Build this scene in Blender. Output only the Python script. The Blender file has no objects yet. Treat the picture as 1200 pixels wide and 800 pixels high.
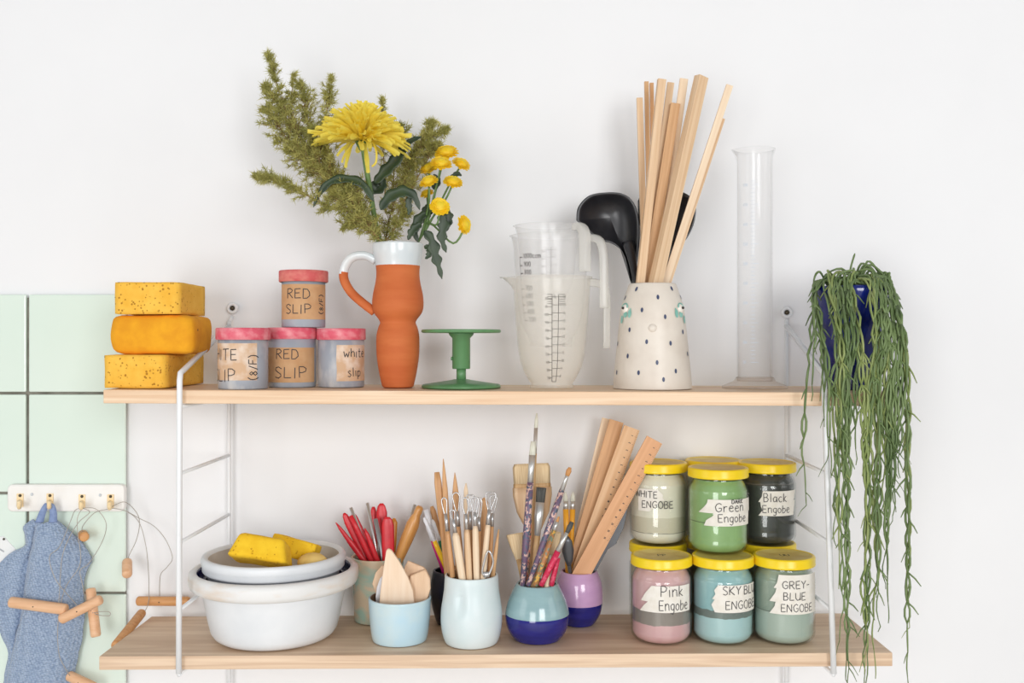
import bpy, bmesh, math, random
from math import sin, cos, pi, sqrt, atan2, asin, radians as R
from mathutils import Vector as V, Matrix, Quaternion, noise

random.seed(7)
scn = bpy.context.scene
COL = scn.collection

# ------------------------------------------------------------------ camera, light, exposure
F = 1167.0            # focal length in pixels of the 1200 x 800 frame
CAMD = 1.372          # camera distance from the wall (wall plane is y = 0)
cam_d = bpy.data.cameras.new('camera'); cam = bpy.data.objects.new('camera', cam_d); COL.objects.link(cam)
cam.location = (0, -CAMD, 0); cam.rotation_euler = (pi/2, 0, 0)
cam_d.sensor_width = 36.0; cam_d.lens = 36.0*F/1200.0; cam_d.clip_start = .01
scn.camera = cam

world = bpy.data.worlds.new('room_light'); scn.world = world; world.use_nodes = True
bg = world.node_tree.nodes['Background']
bg.inputs['Color'].default_value = (1.0, 1.0, 1.0, 1); bg.inputs['Strength'].default_value = .36

def area(name, loc, target, sx, sy, power, col=(1, 1, 1)):
    l = bpy.data.lights.new(name, 'AREA'); l.shape = 'RECTANGLE'; l.size = sx; l.size_y = sy
    l.energy = power; l.color = col
    o = bpy.data.objects.new(name, l); COL.objects.link(o)
    o.location = loc
    o.rotation_euler = (V(target)-V(loc)).to_track_quat('-Z', 'Y').to_euler()
    return o
area('window_light_front', (.95, -3.2, .34), (0, 0, -.2), 1.1, 1.2, 46)
area('window_light_front', (-.95, -3.2, -.2), (0, 0, -.2), 1.1, 1.4, 38)
area('window_light_right', (2.4, -1.5, .5), (0, 0, 0), 1.2, 1.4, 7)
area('window_light_left', (-2.3, -1.6, .5), (0, 0, 0), 1.2, 1.4, 9)

scn.view_settings.view_transform = 'Standard'; scn.view_settings.look = 'None'
scn.view_settings.gamma = 1.0; scn.view_settings.use_curve_mapping = False
scn.view_settings.exposure = -0.2
scn.cycles.transparent_max_bounces = 40
scn.cycles.max_bounces = 10

# ------------------------------------------------------------------ helpers
def P(px, py, d):
    """point seen at pixel px, py that lies d metres in front of the camera"""
    return V(((px-600)*d/F, d-CAMD, (400-py)*d/F))

def lin(c):
    return tuple((v/255/12.92 if v/255 <= .04045 else ((v/255+.055)/1.055)**2.4) for v in c)

MATS = {}
def mat(name, col, rough=.5, col2=None, scale=(40, 40, 40), bump=0., bscale=None, metal=0., spec=.5, detail=4, lo=.35, hi=.65,
        distortion=0., coat=0., sheen=0., sss=0., transl=0., vor=False):
    if name in MATS: return MATS[name]
    m = bpy.data.materials.new(name); m.use_nodes = True; MATS[name] = m
    nt = m.node_tree; n = nt.nodes; L = nt.links
    b = n['Principled BSDF']
    b.inputs['Base Color'].default_value = (*lin(col), 1); b.inputs['Roughness'].default_value = rough
    b.inputs['Metallic'].default_value = metal; b.inputs['Specular IOR Level'].default_value = spec
    b.inputs['Coat Weight'].default_value = coat; b.inputs['Sheen Weight'].default_value = sheen
    if sss: b.inputs['Subsurface Weight'].default_value = sss; b.inputs['Subsurface Radius'].default_value = (.004, .003, .002)
    tc = n.new('ShaderNodeTexCoord')
    if col2 is not None:
        mp = n.new('ShaderNodeMapping'); mp.inputs['Scale'].default_value = scale
        L.new(tc.outputs['Object'], mp.inputs['Vector'])
        if vor:
            t = n.new('ShaderNodeTexVoronoi'); t.inputs['Scale'].default_value = 1; o = t.outputs['Distance']
        else:
            t = n.new('ShaderNodeTexNoise'); t.inputs['Scale'].default_value = 1; t.inputs['Detail'].default_value = detail
            t.inputs['Distortion'].default_value = distortion; o = t.outputs['Fac']
        L.new(mp.outputs['Vector'], t.inputs['Vector'])
        r = n.new('ShaderNodeValToRGB'); L.new(o, r.inputs['Fac'])
        r.color_ramp.elements[0].position = lo; r.color_ramp.elements[1].position = hi
        r.color_ramp.elements[0].color = (*lin(col2), 1); r.color_ramp.elements[1].color = (*lin(col), 1)
        L.new(r.outputs['Color'], b.inputs['Base Color'])
    if bump:
        mp2 = n.new('ShaderNodeMapping'); mp2.inputs['Scale'].default_value = bscale or scale
        L.new(tc.outputs['Object'], mp2.inputs['Vector'])
        t2 = n.new('ShaderNodeTexNoise'); t2.inputs['Scale'].default_value = 1; t2.inputs['Detail'].default_value = 3
        L.new(mp2.outputs['Vector'], t2.inputs['Vector'])
        bp = n.new('ShaderNodeBump'); bp.inputs['Strength'].default_value = bump; bp.inputs['Distance'].default_value = .001
        L.new(t2.outputs['Fac'], bp.inputs['Height']); L.new(bp.outputs['Normal'], b.inputs['Normal'])
    if transl:
        tr = n.new('ShaderNodeBsdfTranslucent'); mx = n.new('ShaderNodeMixShader'); mx.inputs['Fac'].default_value = transl
        tr.inputs['Color'].default_value = (*lin(col), 1)
        if col2 is not None: L.new(r.outputs['Color'], tr.inputs['Color'])
        L.new(b.outputs['BSDF'], mx.inputs[1]); L.new(tr.outputs['BSDF'], mx.inputs[2])
        L.new(mx.outputs['Shader'], n['Material Output'].inputs['Surface'])
    return m

def clear(name, tint=(250, 252, 251), opacity=.0, body=(245, 243, 238), rough=.03, gloss=1.0):
    """thin clear or milky sheet: see-through share, scattering share, fresnel reflection"""
    if name in MATS: return MATS[name]
    m = bpy.data.materials.new(name); m.use_nodes = True; MATS[name] = m
    nt = m.node_tree; n = nt.nodes; L = nt.links; n.remove(n['Principled BSDF'])
    tp = n.new('ShaderNodeBsdfTransparent'); tp.inputs['Color'].default_value = (*lin(tint), 1)
    last = tp.outputs['BSDF']
    if opacity:
        di = n.new('ShaderNodeBsdfDiffuse'); di.inputs['Color'].default_value = (*lin(body), 1)
        tl = n.new('ShaderNodeBsdfTranslucent'); tl.inputs['Color'].default_value = (*lin(body), 1)
        a = n.new('ShaderNodeMixShader'); a.inputs['Fac'].default_value = .5
        L.new(di.outputs['BSDF'], a.inputs[1]); L.new(tl.outputs['BSDF'], a.inputs[2])
        c = n.new('ShaderNodeMixShader'); c.inputs['Fac'].default_value = opacity
        L.new(last, c.inputs[1]); L.new(a.outputs['Shader'], c.inputs[2]); last = c.outputs['Shader']
    gl = n.new('ShaderNodeBsdfGlossy'); gl.inputs['Roughness'].default_value = rough
    fr = n.new('ShaderNodeLayerWeight'); fr.inputs['Blend'].default_value = .5
    pw = n.new('ShaderNodeMath'); pw.operation = 'POWER'; pw.inputs[1].default_value = 4.5
    L.new(fr.outputs['Facing'], pw.inputs[0])
    mu = n.new('ShaderNodeMath'); mu.operation = 'MULTIPLY_ADD'; mu.inputs[1].default_value = .8*gloss; mu.inputs[2].default_value = .035*gloss
    L.new(pw.outputs[0], mu.inputs[0])
    mx = n.new('ShaderNodeMixShader'); L.new(mu.outputs['Value'], mx.inputs['Fac'])
    L.new(last, mx.inputs[1]); L.new(gl.outputs['BSDF'], mx.inputs[2])
    L.new(mx.outputs['Shader'], n['Material Output'].inputs['Surface'])
    return m

class MB:
    """collects faces; build() links them as one mesh object"""
    def __init__(s): s.v = []; s.f = []; s.m = []; s.flat = []
    def add(s, vs, fs, mi=0, flat=False):
        k = len(s.v); s.v += [V(v) for v in vs]
        for f in fs: s.f.append([i+k for i in f]); s.m.append(mi); s.flat.append(flat)
    def box(s, c, size, mi=0, rot=None):
        x, y, z = [q/2 for q in size]
        vs = [V((a*x, b*y, d*z)) for a in (-1, 1) for b in (-1, 1) for d in (-1, 1)]
        if rot is not None: vs = [rot @ v for v in vs]
        s.add([V(c)+v for v in vs], [(0, 1, 3, 2), (4, 6, 7, 5), (0, 4, 5, 1), (2, 3, 7, 6), (0, 2, 6, 4), (1, 5, 7, 3)], mi, True)
    def tube(s, path, r, n=8, cap=True, mi=0, sq=(1, 1)):
        path = [V(p) for p in path]; N = len(path)
        rs = r if isinstance(r, (list, tuple)) else [r]*N
        t0 = (path[1]-path[0]).normalized()
        u = t0.orthogonal().normalized(); vs = []
        for i, p in enumerate(path):
            t = (path[min(i+1, N-1)]-path[max(i-1, 0)])
            t = t.normalized() if t.length > 1e-9 else t0
            u = (u-t*u.dot(t)); u = u.normalized() if u.length > 1e-9 else t.orthogonal().normalized()
            w = t.cross(u)
            for k in range(n):
                a = 2*pi*k/n
                vs.append(p+u*cos(a)*rs[i]*sq[0]+w*sin(a)*rs[i]*sq[1])
        fs = [(i*n+k, i*n+(k+1) % n, (i+1)*n+(k+1) % n, (i+1)*n+k) for i in range(N-1) for k in range(n)]
        if cap: fs += [tuple(range(n))[::-1], tuple((N-1)*n+k for k in range(n))]
        s.add(vs, fs, mi)
    def lathe(s, prof, n=48, c=(0, 0), mis=None):
        """prof: (r, z) from the outside foot round the rim to the inside; a closed foot where r = 0"""
        base = len(s.v); rows = []
        for r, z in prof:
            if r < 1e-6: rows.append([len(s.v)]); s.v.append(V((c[0], c[1], z)))
            else:
                rows.append(list(range(len(s.v), len(s.v)+n)))
                s.v += [V((c[0]+r*cos(2*pi*k/n), c[1]+r*sin(2*pi*k/n), z)) for k in range(n)]
        for i in range(len(rows)-1):
            a, b = rows[i], rows[i+1]
            for k in range(n):
                j = (k+1) % n
                if len(a) == 1 and len(b) == 1: continue
                if len(a) == 1: f = [a[0], b[j], b[k]]
                elif len(b) == 1: f = [a[k], a[j], b[0]]
                else: f = [a[k], a[j], b[j], b[k]]
                s.f.append(f); s.m.append(mis[i] if mis else 0); s.flat.append(False)
    def loft(s, secs, n=10, mi=0, square=False, cap=True):
        """secs: (z, width, thickness[, x, y]) sections along local z"""
        vs = []
        for q in secs:
            z, w, t = q[:3]; ox = q[3] if len(q) > 3 else 0; oy = q[4] if len(q) > 4 else 0
            if square:
                vs += [(ox+a*w/2, oy+b*t/2, z) for a, b in ((-1, -1), (1, -1), (1, 1), (-1, 1))]
            else:
                vs += [(ox+cos(2*pi*k/n)*w/2, oy+sin(2*pi*k/n)*t/2, z) for k in range(n)]
        m = 4 if square else n; N = len(secs)
        fs = [(i*m+k, i*m+(k+1) % m, (i+1)*m+(k+1) % m, (i+1)*m+k) for i in range(N-1) for k in range(m)]
        if cap: fs += [tuple(range(m))[::-1], tuple((N-1)*m+k for k in range(m))]
        s.add(vs, fs, mi, square)
    def grid(s, rows, mi=0, close=False):
        nr, nc = len(rows), len(rows[0]); vs = [p for r in rows for p in r]
        fs = [(i*nc+k, i*nc+(k+1) % nc, (i+1)*nc+(k+1) % nc, (i+1)*nc+k) for i in range(nr-1) for k in range(nc if close else nc-1)]
        s.add(vs, fs, mi)
    def build(s, name, mats, parent=None, sub=0, solid=0., kind=None, label=None, local=False, bevel=0.):
        me = bpy.data.meshes.new(name)
        off = V((0, 0, 0)) if (parent is None or local) else ORIG.get(parent.name, V((0, 0, 0)))
        me.from_pydata([tuple(v-off) for v in s.v], [], s.f)
        for m in (mats if isinstance(mats, (list, tuple)) else [mats]): me.materials.append(m)
        me.polygons.foreach_set('material_index', s.m)
        me.polygons.foreach_set('use_smooth', [not q for q in s.flat]); me.update()
        return link(name, me, parent, sub, solid, kind, label, bevel)

ORIG = {}     # world position of each thing's origin, by object name
def link(name, me, parent=None, sub=0, solid=0., kind=None, label=None, bevel=0.):
    o = bpy.data.objects.new(name, me); COL.objects.link(o)
    if parent is not None:
        o.parent = parent; ORIG[o.name] = ORIG.get(parent.name, V((0, 0, 0)))
    if solid:
        q = o.modifiers.new('thickness', 'SOLIDIFY'); q.thickness = solid; q.offset = 0
    if bevel:
        q = o.modifiers.new('edge', 'BEVEL'); q.width = bevel; q.segments = 2; q.limit_method = 'ANGLE'
    if sub:
        q = o.modifiers.new('smooth', 'SUBSURF'); q.levels = sub; q.render_levels = sub
    if kind: o['kind'] = kind
    if label: o['label'] = label
    return o
def tag(o, label, cat, group=None, kind=None):
    o['label'] = label; o['category'] = cat
    if group: o['group'] = group
    if kind: o['kind'] = kind
    return o
def thing(name, loc, label, cat, group=None):
    o = bpy.data.objects.new(name, None); COL.objects.link(o); o.location = loc; o.empty_display_size = .01
    ORIG[o.name] = V(loc); return tag(o, label, cat, group)

def catmull(pts, per=6):
    pts = [V(p) for p in pts]; out = []
    for i in range(len(pts)-1):
        p0 = pts[max(i-1, 0)]; p1 = pts[i]; p2 = pts[i+1]; p3 = pts[min(i+2, len(pts)-1)]
        for k in range(per):
            t = k/per
            out.append(.5*((2*p1)+(p2-p0)*t+(2*p0-5*p1+4*p2-p3)*t*t+(3*p1-p0-3*p2+p3)*t**3))
    return out+[pts[-1]]
def lerp(tab, x):
    for (a, b), (c, d) in zip(tab, tab[1:]):
        if x <= c: return b+(d-b)*max(0, (x-a)/(c-a)) if c != a else d
    return tab[-1][1]

# ---- a hand-drawn stroke alphabet (cap height 6, x-height 4), for the marker writing
GL = {
 'W': (5, '0,6 1,0 2.5,4.5 4,0 5,6'), 'H': (4, '0,6 .2,0|3.8,6.2 3.7,0|0,3.1 3.8,3.3'), 'I': (1, '.5,6 .4,0'), 'T': (4, '0,6 4,6.2|2,6 1.9,0'),
 'E': (3.4, '3.2,6 .2,5.8 .2,0 3.4,.2|.2,3.1 2.8,3.2'), 'S': (3.4, '3.3,5.2 2,6 .6,5.5 .4,4.2 1.6,3.2 3,2.2 3,.9 1.8,0 .2,.6'),
 'L': (3, '.2,6 .1,0 3,.2'), 'P': (3.4, '.2,0 .2,6 2,6.1 3.3,5 3,3.4 1.6,2.7 .3,2.8'), 'R': (3.6, '.2,0 .2,6 2.2,6.1 3.3,5 2.8,3.6 .4,2.9|1.4,3 3.6,0'),
 'D': (3.6, '.2,6 .2,0 2.2,.2 3.6,1.8 3.5,4 2.4,5.6 .2,6'), 'G': (4, '3.8,5 2.6,6 1,5.4 .1,3.4 .6,1 2.2,0 3.8,.9 3.9,2.7 2.2,2.7'),
 'N': (4, '.1,0 .3,6 3.7,.2 3.8,6.2'), 'O': (4, '2,6 .6,5 0,3 .7,.8 2.1,0 3.5,.9 4,3.2 3.2,5.2 2,6'),
 'B': (3.5, '.2,0 .2,6 2.2,6 3.1,4.9 2.2,3.3 .3,3.1|2.2,3.3 3.5,1.8 2.5,.2 .2,0'), 'K': (3.6, '.2,6 .2,0|3.4,6 .3,2.8 3.6,0'),
 'Y': (3.8, '0,6 1.9,3.1 3.8,6.1|1.9,3.1 1.8,0'), 'U': (3.8, '.1,6 .2,1.6 1.4,0 3,.5 3.7,2.2 3.8,6|3.7,2.2 3.8,0'), 'A': (4, '0,0 2,6 4,0|.8,2.2 3.2,2.3'),
 'F': (3.2, '.2,0 .2,6 3.2,6.1|.2,3.1 2.6,3.2'), 'r': (2.4, '.2,4 .3,0|.3,2.4 1.2,3.8 2.4,3.7'), 'e': (3, '.2,2.1 2.9,2.4 2.4,3.8 1.2,4 .1,2.4 .7,.4 1.9,0 3,.6'),
 'n': (3, '.2,4 .2,0|.2,2.6 1.4,4 2.6,3.4 2.9,0'), 'g': (3, '2.8,3.6 1.4,4 .2,2.8 .6,.8 1.9,.3 2.8,1.6 2.9,4 2.8,-1 1.6,-2 .2,-1.4'),
 'o': (3, '1.5,4 .3,3.1 .1,1.4 1.2,0 2.6,.7 2.9,2.6 1.5,4'), 'b': (3, '.2,6 .2,0 1.8,0 2.9,1.6 2.2,3.5 .9,3.6 .2,2.4'), 'l': (1, '.4,6 .5,0'),
 'a': (3, '2.6,3.4 1.2,4 .1,2.4 .7,.2 2,.4 2.7,2.2 2.6,4 2.9,0'), 'c': (2.6, '2.5,3.5 1.3,4 .1,2.4 .6,.4 1.7,0 2.6,.6'), 'k': (2.8, '.2,6 .2,0|2.5,4 .3,1.8 2.8,0'),
 'i': (1, '.4,4 .5,0|.4,5.4 .5,5.6'), 'h': (3, '.2,6 .2,0|.2,2.6 1.5,4 2.6,3.2 2.8,0'), 's': (2.6, '2.4,3.6 1.2,4 .4,3.2 1.4,2.1 2.5,1.2 1.6,0 .2,.4'),
 't': (2.4, '1,6 1,.6 1.8,0 2.4,.5|0,4 2.2,4.1'), 'p': (3, '.2,4 .2,-2|.2,2.8 1.4,4 2.8,3 2.5,.8 1.2,0 .2,.8'), 'w': (4, '0,4 .9,0 2,3 3,0 4,4.1'),
 '(': (1.6, '1.6,7 .4,5 .1,3 .5,.8 1.5,-1'), ')': (1.6, '.1,7 1.2,5 1.5,3 1.1,.8 .1,-1'), '/': (2.4, '2.4,6.5 0,-.5'), '-': (2.2, '0,2.9 2.2,3'),
 '0': (3, '1.5,6 .2,4.4 .2,1.6 1.5,0 2.8,1.6 2.8,4.4 1.5,6'), '1': (1.6, '.2,4.8 1.2,6 1.2,0'), '2': (3, '.2,4.8 1.4,6 2.8,4.8 2.2,3 .2,0 3,0'),
 '3': (3, '.2,5.4 1.5,6 2.7,4.8 1.4,3.2 2.8,1.6 1.5,0 .1,.6'), '4': (3, '2.2,0 2.2,6 .1,2 3,2'), '5': (3, '2.7,6 .4,6 .3,3.4 1.8,3.8 2.8,2 1.6,0 .2,.5'),
 '6': (3, '2.5,5.8 .8,4 .2,1.8 1.5,0 2.8,1.6 1.6,3.3 .3,2'), '7': (3, '.1,6 2.9,6 1.2,0'), '8': (3, '1.5,3.2 .4,4.6 1.5,6 2.6,4.6 1.5,3.2 .2,1.5 1.5,0 2.8,1.5 1.5,3.2'),
 '9': (3, '2.7,4.2 1.4,2.7 .2,4.2 1.4,6 2.7,4.2 2.2,1.6 1.2,0'), 'm': (4, '.1,4 .1,0|.1,3 1.2,4 2,3 2,0|2,3 3.1,4 3.9,3 3.9,0'), ' ': (2, '')}
def text2d(s, h, gap=1.1, wob=.12, rng=None):
    """the strokes of a line of writing in metres, starting at 0, 0; returns strokes and width"""
    k = h/6; x = 0; out = []; rng = rng or random.Random(hash(s) % 999 if False else sum(map(ord, s)))
    for ch in s:
        w, st = GL[ch]; dy = rng.uniform(-.25, .25)
        for seg in st.split('|'):
            if not seg: continue
            pts = [tuple(map(float, q.split(','))) for q in seg.split()]
            out.append([((x+a+rng.uniform(-wob, wob))*k, (b+dy+rng.uniform(-wob, wob))*k) for a, b in pts])
        x += w+gap
    return out, (x-gap)*k
def ribbon(M, strokes, sw, fn, mi=0, step=.0015):
    """draws strokes (2-D polylines) as thin ink bands through fn(u, v) -> point"""
    for st in strokes:
        pts = []
        for (a, b), (c, d) in zip(st, st[1:]):
            n = max(1, int(math.hypot(c-a, d-b)/step))
            pts += [(a+(c-a)*i/n, b+(d-b)*i/n) for i in range(n)]
        pts.append(st[-1])
        if len(pts) < 2: continue
        vs = []
        for i, (a, b) in enumerate(pts):
            p, q = pts[max(i-1, 0)], pts[min(i+1, len(pts)-1)]
            tx, ty = q[0]-p[0], q[1]-p[1]; l = math.hypot(tx, ty) or 1
            nx, ny = -ty/l*sw/2, tx/l*sw/2
            vs += [fn(a+nx, b+ny), fn(a-nx, b-ny)]
        M.add(vs, [(2*i, 2*i+1, 2*i+3, 2*i+2) for i in range(len(pts)-1)], mi)
def cyl_fn(cx, cy, rf, phi0, z0, eps=.0006):
    """wraps (u, v) round a turned body: u along the girth from angle phi0, v upward from z0"""
    def fn(u, v):
        r = rf(z0+v)+eps; p = phi0+u/r
        return V((cx+r*sin(p), cy-r*cos(p), z0+v))
    return fn
def phi_cam(pxc): return atan2(-(pxc-600)/F, 1.0)
def phi_at(px, pxc, rpx): return phi_cam(pxc)+asin(max(-.98, min(.98, (px-pxc)/rpx)))

# ------------------------------------------------------------------ materials
M_wall = mat('wall_paint', (240, 241, 243), .75, (238, 239, 241), (6, 6, 6), bump=.05, bscale=(300, 300, 300))
M_tile = mat('mint_glaze', (227, 241, 231), .12, (223, 239, 228), (5, 5, 5), bump=.03, bscale=(12, 12, 12), spec=.6)
M_grout = mat('grout', (112, 108, 98), .9, (150, 146, 136), (30, 30, 30))
M_white_metal = mat('white_lacquer_steel', (238, 240, 242), .35)
M_screw = mat('dark_screw', (92, 84, 70), .45, metal=.6)
M_black = mat('black_marker', (52, 50, 54), .6)
M_ink = mat('print_ink', (70, 64, 62), .6)
M_pine = mat('pine_board', (240, 214, 184), .5, (224, 188, 152), (3, 26, 150), bump=.06, bscale=(4, 60, 220), detail=5, distortion=1.2)
M_oak = mat('pale_oak_board', (232, 206, 178), .5, (208, 176, 146), (3, 34, 120), bump=.06, bscale=(4, 90, 200), detail=6, distortion=1.6)
M_wood = mat('pale_stick_wood', (230, 200, 164), .55, (214, 176, 136), (260, 260, 6), bump=.05, bscale=(300, 300, 8))
M_wood2 = mat('honey_stick_wood', (218, 176, 130), .55, (200, 154, 108), (300, 300, 8), bump=.05, bscale=(300, 300, 8))
M_wood3 = mat('bleached_stick_wood', (240, 219, 190), .55, (228, 200, 168), (260, 260, 6), bump=.04, bscale=(300, 300, 8))
M_tan = mat('tan_boxwood', (214, 166, 118), .5, (196, 146, 98), (300, 300, 12))
M_dowel = mat('beech_dowel', (236, 192, 154), .5, (226, 176, 134), (20, 200, 200))
M_dowel2 = mat('orange_dowel', (218, 162, 106), .5, (202, 142, 88), (20, 200, 200))
M_steel = mat('brushed_steel', (205, 205, 206), .3, metal=.85)
M_wire = mat('steel_wire', (176, 170, 162), .4, metal=.4)
M_red = mat('red_plastic', (216, 40, 50), .35, (196, 28, 44), (60, 60, 60), spec=.5)
# ------------------------------------------------------------------ the setting
m = MB(); m.box((0, .05, .1), (5.2, .1, 2.6)); wall = m.build('wall_back', M_wall); wall['kind'] = 'structure'
M_floor = mat('pale_floor', (214, 206, 196), .6, (202, 192, 180), (4, 4, 4))
m = MB(); m.box((0, -2.2, -1.2), (5.2, 4.4, .1)); fl = m.build('floor', M_floor); fl['kind'] = 'structure'

TD = CAMD-.006
KW = TD/F
pitch = 116.7; gap = 3.6
tx1, tz1 = (148-600)*KW, (400-345)*KW
g = MB(); g.box((tx1-.274, -.0017, tz1-.412-.002), (.5445, .0034, .82)); gr = g.build('grout', M_grout, wall)
tw, th = (113.2)*KW, (114.0)*KW
tm = MB(); tm.box((0, 0, 0), (tw, .0055, th))
tme = None
for c in range(4):
    for r in range(6):
        x = (148-56.6-c*116.7)*KW+(-600)*KW; z = (400-345-57-r*116.9)*KW
        if tme is None:
            o = tm.build('tile', M_tile, wall, bevel=.0018, local=True); tme = o.data
        else:
            o = link('tile', tme, wall, bevel=.0018)
        o.location = (x, -.0034-.00275+random.uniform(-.0003, .0003), z)
        o.rotation_euler = (random.uniform(-.003, .003), 0, random.uniform(-.003, .003))

# the two boards: slightly out of level, as in the photograph
DF, DB = 1.174, 1.345
def zlow(x): return -.3712+.0045*(x+.487)/.94
def zup(x): return -.0568-.0035*(x+.487)/.94
def board(name, zf, px0, px1, material, label):
    k = DF/F; x0, x1 = (px0-600)*k, (px1-600)*k
    th = .0160; vs = []
    for x in (x0, x1):
        for d in (DF, DB):
            vs += [V((x, d-CAMD, zf(x)-th)), V((x, d-CAMD, zf(x)))]
    m = MB(); m.add(vs, [(0, 1, 3, 2), (4, 6, 7, 5), (0, 4, 5, 1), (2, 3, 7, 6), (0, 2, 6, 4), (1, 5, 7, 3)], 0, True)
    o = m.build(name, material, bevel=.0008); return tag(o, label, 'shelf')
board('shelf_board', zup, 121, 1051, M_pine, 'upper pale pine shelf board under the sponges, jugs and trailing plant')
board('shelf_board', zlow, 116, 1046, M_oak, 'lower pale wooden shelf board under the bowls, tool pots and paint jars')

# side frames of bent white rod
def frame(pxt, pxb, pxback, pxeye, yeye, label):
    d1, d2 = 1.1665, 1.358
    t = thing('shelf_upright', P(pxback, 800, d2), label, 'shelf upright', 'white shelf uprights')
    top = P(pxt, 438, d1); bot = P(pxb, 789, d1); bk = P(pxback, 382, d2)
    a = MB(); a.tube([bot, bot.lerp(top, .5), top+V((0, 0, -.008)), top.lerp(bk, .015)+V((0, -.0005, .0)), top.lerp(bk, .05), bk], .0034, 10)
    a.build('front_rail', M_white_metal, t)
    b = MB(); b.tube([P(pxback, 900, d2), P(pxback, 376, d2)], .0028, 10); b.build('back_rail', M_white_metal, t)
    e = P(pxeye, yeye, d2+.006)
    c = MB(); c.tube([P(pxback, 378, d2), P(pxeye, yeye+9, d2+.004)], .0026, 8)
    n = 20; ring = [e+V((cos(2*pi*k/n)*.0055, 0, sin(2*pi*k/n)*.0055)) for k in range(n+1)]
    c.tube(ring, .0024, 8, cap=False)
    ey = c.build('eyelet', M_white_metal, t)
    s = MB(); s.tube([e+V((0, .004, 0)), e+V((0, -.003, 0))], [.0034, .0030], 10); s.build('screw', M_screw, ey)
    for zf in (-.0765, -.155, -.2356, -.3145, -.3905):
        y = 400-zf*F/d1; f = (y-438)/(789-438); pf = P(pxt+(pxb-pxt)*f, y, d1)
        pb = P(pxback, 400-zf*F/d2, d2)
        q = MB(); q.tube([pf, pb], .0024, 8); q.build('rung', M_white_metal, t)
frame(210.5, 209.5, 268.5, 272.5, 361, 'white bent-rod shelf upright beside the yellow sponges')
frame(965.5, 977, 921.5, 922, 366, 'white bent-rod shelf upright beside the trailing plant')

# ------------------------------------------------------------------ upper shelf: sponges
def sponge_mat(name, c1, c2, pit, lo=.12, hi=.22, sc=170, b=.6):
    m = mat(name, c1, .9, c2, (60, 60, 60))
    nt = m.node_tree; n = nt.nodes; L = nt.links
    bs = n['Principled BSDF']; src = bs.inputs['Base Color'].links[0].from_socket
    tc = n.new('ShaderNodeTexCoord'); v = n.new('ShaderNodeTexVoronoi'); v.inputs['Scale'].default_value = sc
    v.inputs['Randomness'].default_value = 1
    nz = n.new('ShaderNodeTexNoise'); nz.inputs['Scale'].default_value = 90
    r = n.new('ShaderNodeValToRGB'); r.color_ramp.elements[0].position = lo; r.color_ramp.elements[1].position = hi
    L.new(tc.outputs['Object'], v.inputs['Vector']); L.new(tc.outputs['Object'], nz.inputs['Vector'])
    ad = n.new('ShaderNodeMath'); ad.operation = 'ADD'; mu = n.new('ShaderNodeMath'); mu.operation = 'MULTIPLY_ADD'
    mu.inputs[1].default_value = .7; mu.inputs[2].default_value = -.35
    L.new(nz.outputs['Fac'], mu.inputs[0]); L.new(mu.outputs[0], ad.inputs[0]); L.new(v.outputs['Distance'], ad.inputs[1])
    L.new(ad.outputs[0], r.inputs['Fac'])
    mx = n.new('ShaderNodeMix'); mx.data_type = 'RGBA'
    mx.inputs[6].default_value = (*lin(pit), 1); L.new(src, mx.inputs[7]); L.new(r.outputs['Color'], mx.inputs[0])
    L.new(mx.outputs[2], bs.inputs['Base Color'])
    bp = n.new('ShaderNodeBump'); bp.inputs['Strength'].default_value = b; bp.inputs['Distance'].default_value = .002
    L.new(r.outputs['Color'], bp.inputs['Height']); L.new(bp.outputs['Normal'], bs.inputs['Normal'])
    return m
S1 = sponge_mat('golden_sponge', (246, 194, 78), (238, 180, 60), (196, 132, 36), .08, .22, 230, .8)
S2 = sponge_mat('smooth_sponge', (238, 168, 28), (226, 152, 22), (150, 92, 22), -.02, .02, 60, .25)
S3 = sponge_mat('lemon_sponge', (250, 206, 44), (240, 190, 30), (216, 156, 20), .05, .18, 210)
def rbox(c, size, rad, amp=.0006, seed=0, cuts=9, rot=None, bulge=0., taper=None):
    bm = bmesh.new(); bmesh.ops.create_cube(bm, size=1)
    bmesh.ops.subdivide_edges(bm, edges=bm.edges[:], cuts=cuts, use_grid_fill=True)
    s = V(size)/2
    for v in bm.verts:
        u = v.co*2; p = V((u.x*s.x, u.y*s.y, u.z*s.z))
        q = V([max(-s[i]+rad, min(s[i]-rad, p[i])) for i in range(3)])
        d = p-q
        if d.length > 1e-7:
            ext = d.normalized()*rad
            p = q+ext
        if bulge: p.z += 0; p.x += bulge*u.x*(1-u.z*u.z); p.y += bulge*u.y*(1-u.z*u.z)
        if taper: p = taper(p, u)
        p += V(noise.noise_vector(p*45+V((seed, 0, 0))))*amp
        if rot is not None: p = rot @ p
        v.co = p+V(c)
    M = MB(); bm.verts.index_update()
    M.add([v.co for v in bm.verts], [[v.index for v in f.verts] for f in bm.faces]); bm.free(); return M
def sponge(px0, px1, y0, y1, d, depth, zb, material, rad, label, group, **kw):
    k = d/F; x = ((px0+px1)/2-600)*k; w = (px1-px0)*k; h = (y1-y0)*k
    o = rbox((0, 0, h/2), (w, depth, h), rad, **kw).build('sponge', material)
    o.location = (x, d-CAMD+depth/2, zb); tag(o, label, 'sponge', group); return zb+h
GS = 'stacked yellow sponges'
z = sponge(122, 193.5, 416, 455.6, 1.190, .15, zup(-.43)+.0008, S1, .0015, 'bottom yellow sponge of the stack, long block on the shelf', GS, seed=1)
z = sponge(131.5, 224, 370.5, 416.5, 1.195, .078, z+.0006, S2, .007, 'middle sponge of the stack, smooth deeper orange with rounded edges', GS, seed=5, bulge=.003, amp=.0012)
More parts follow.
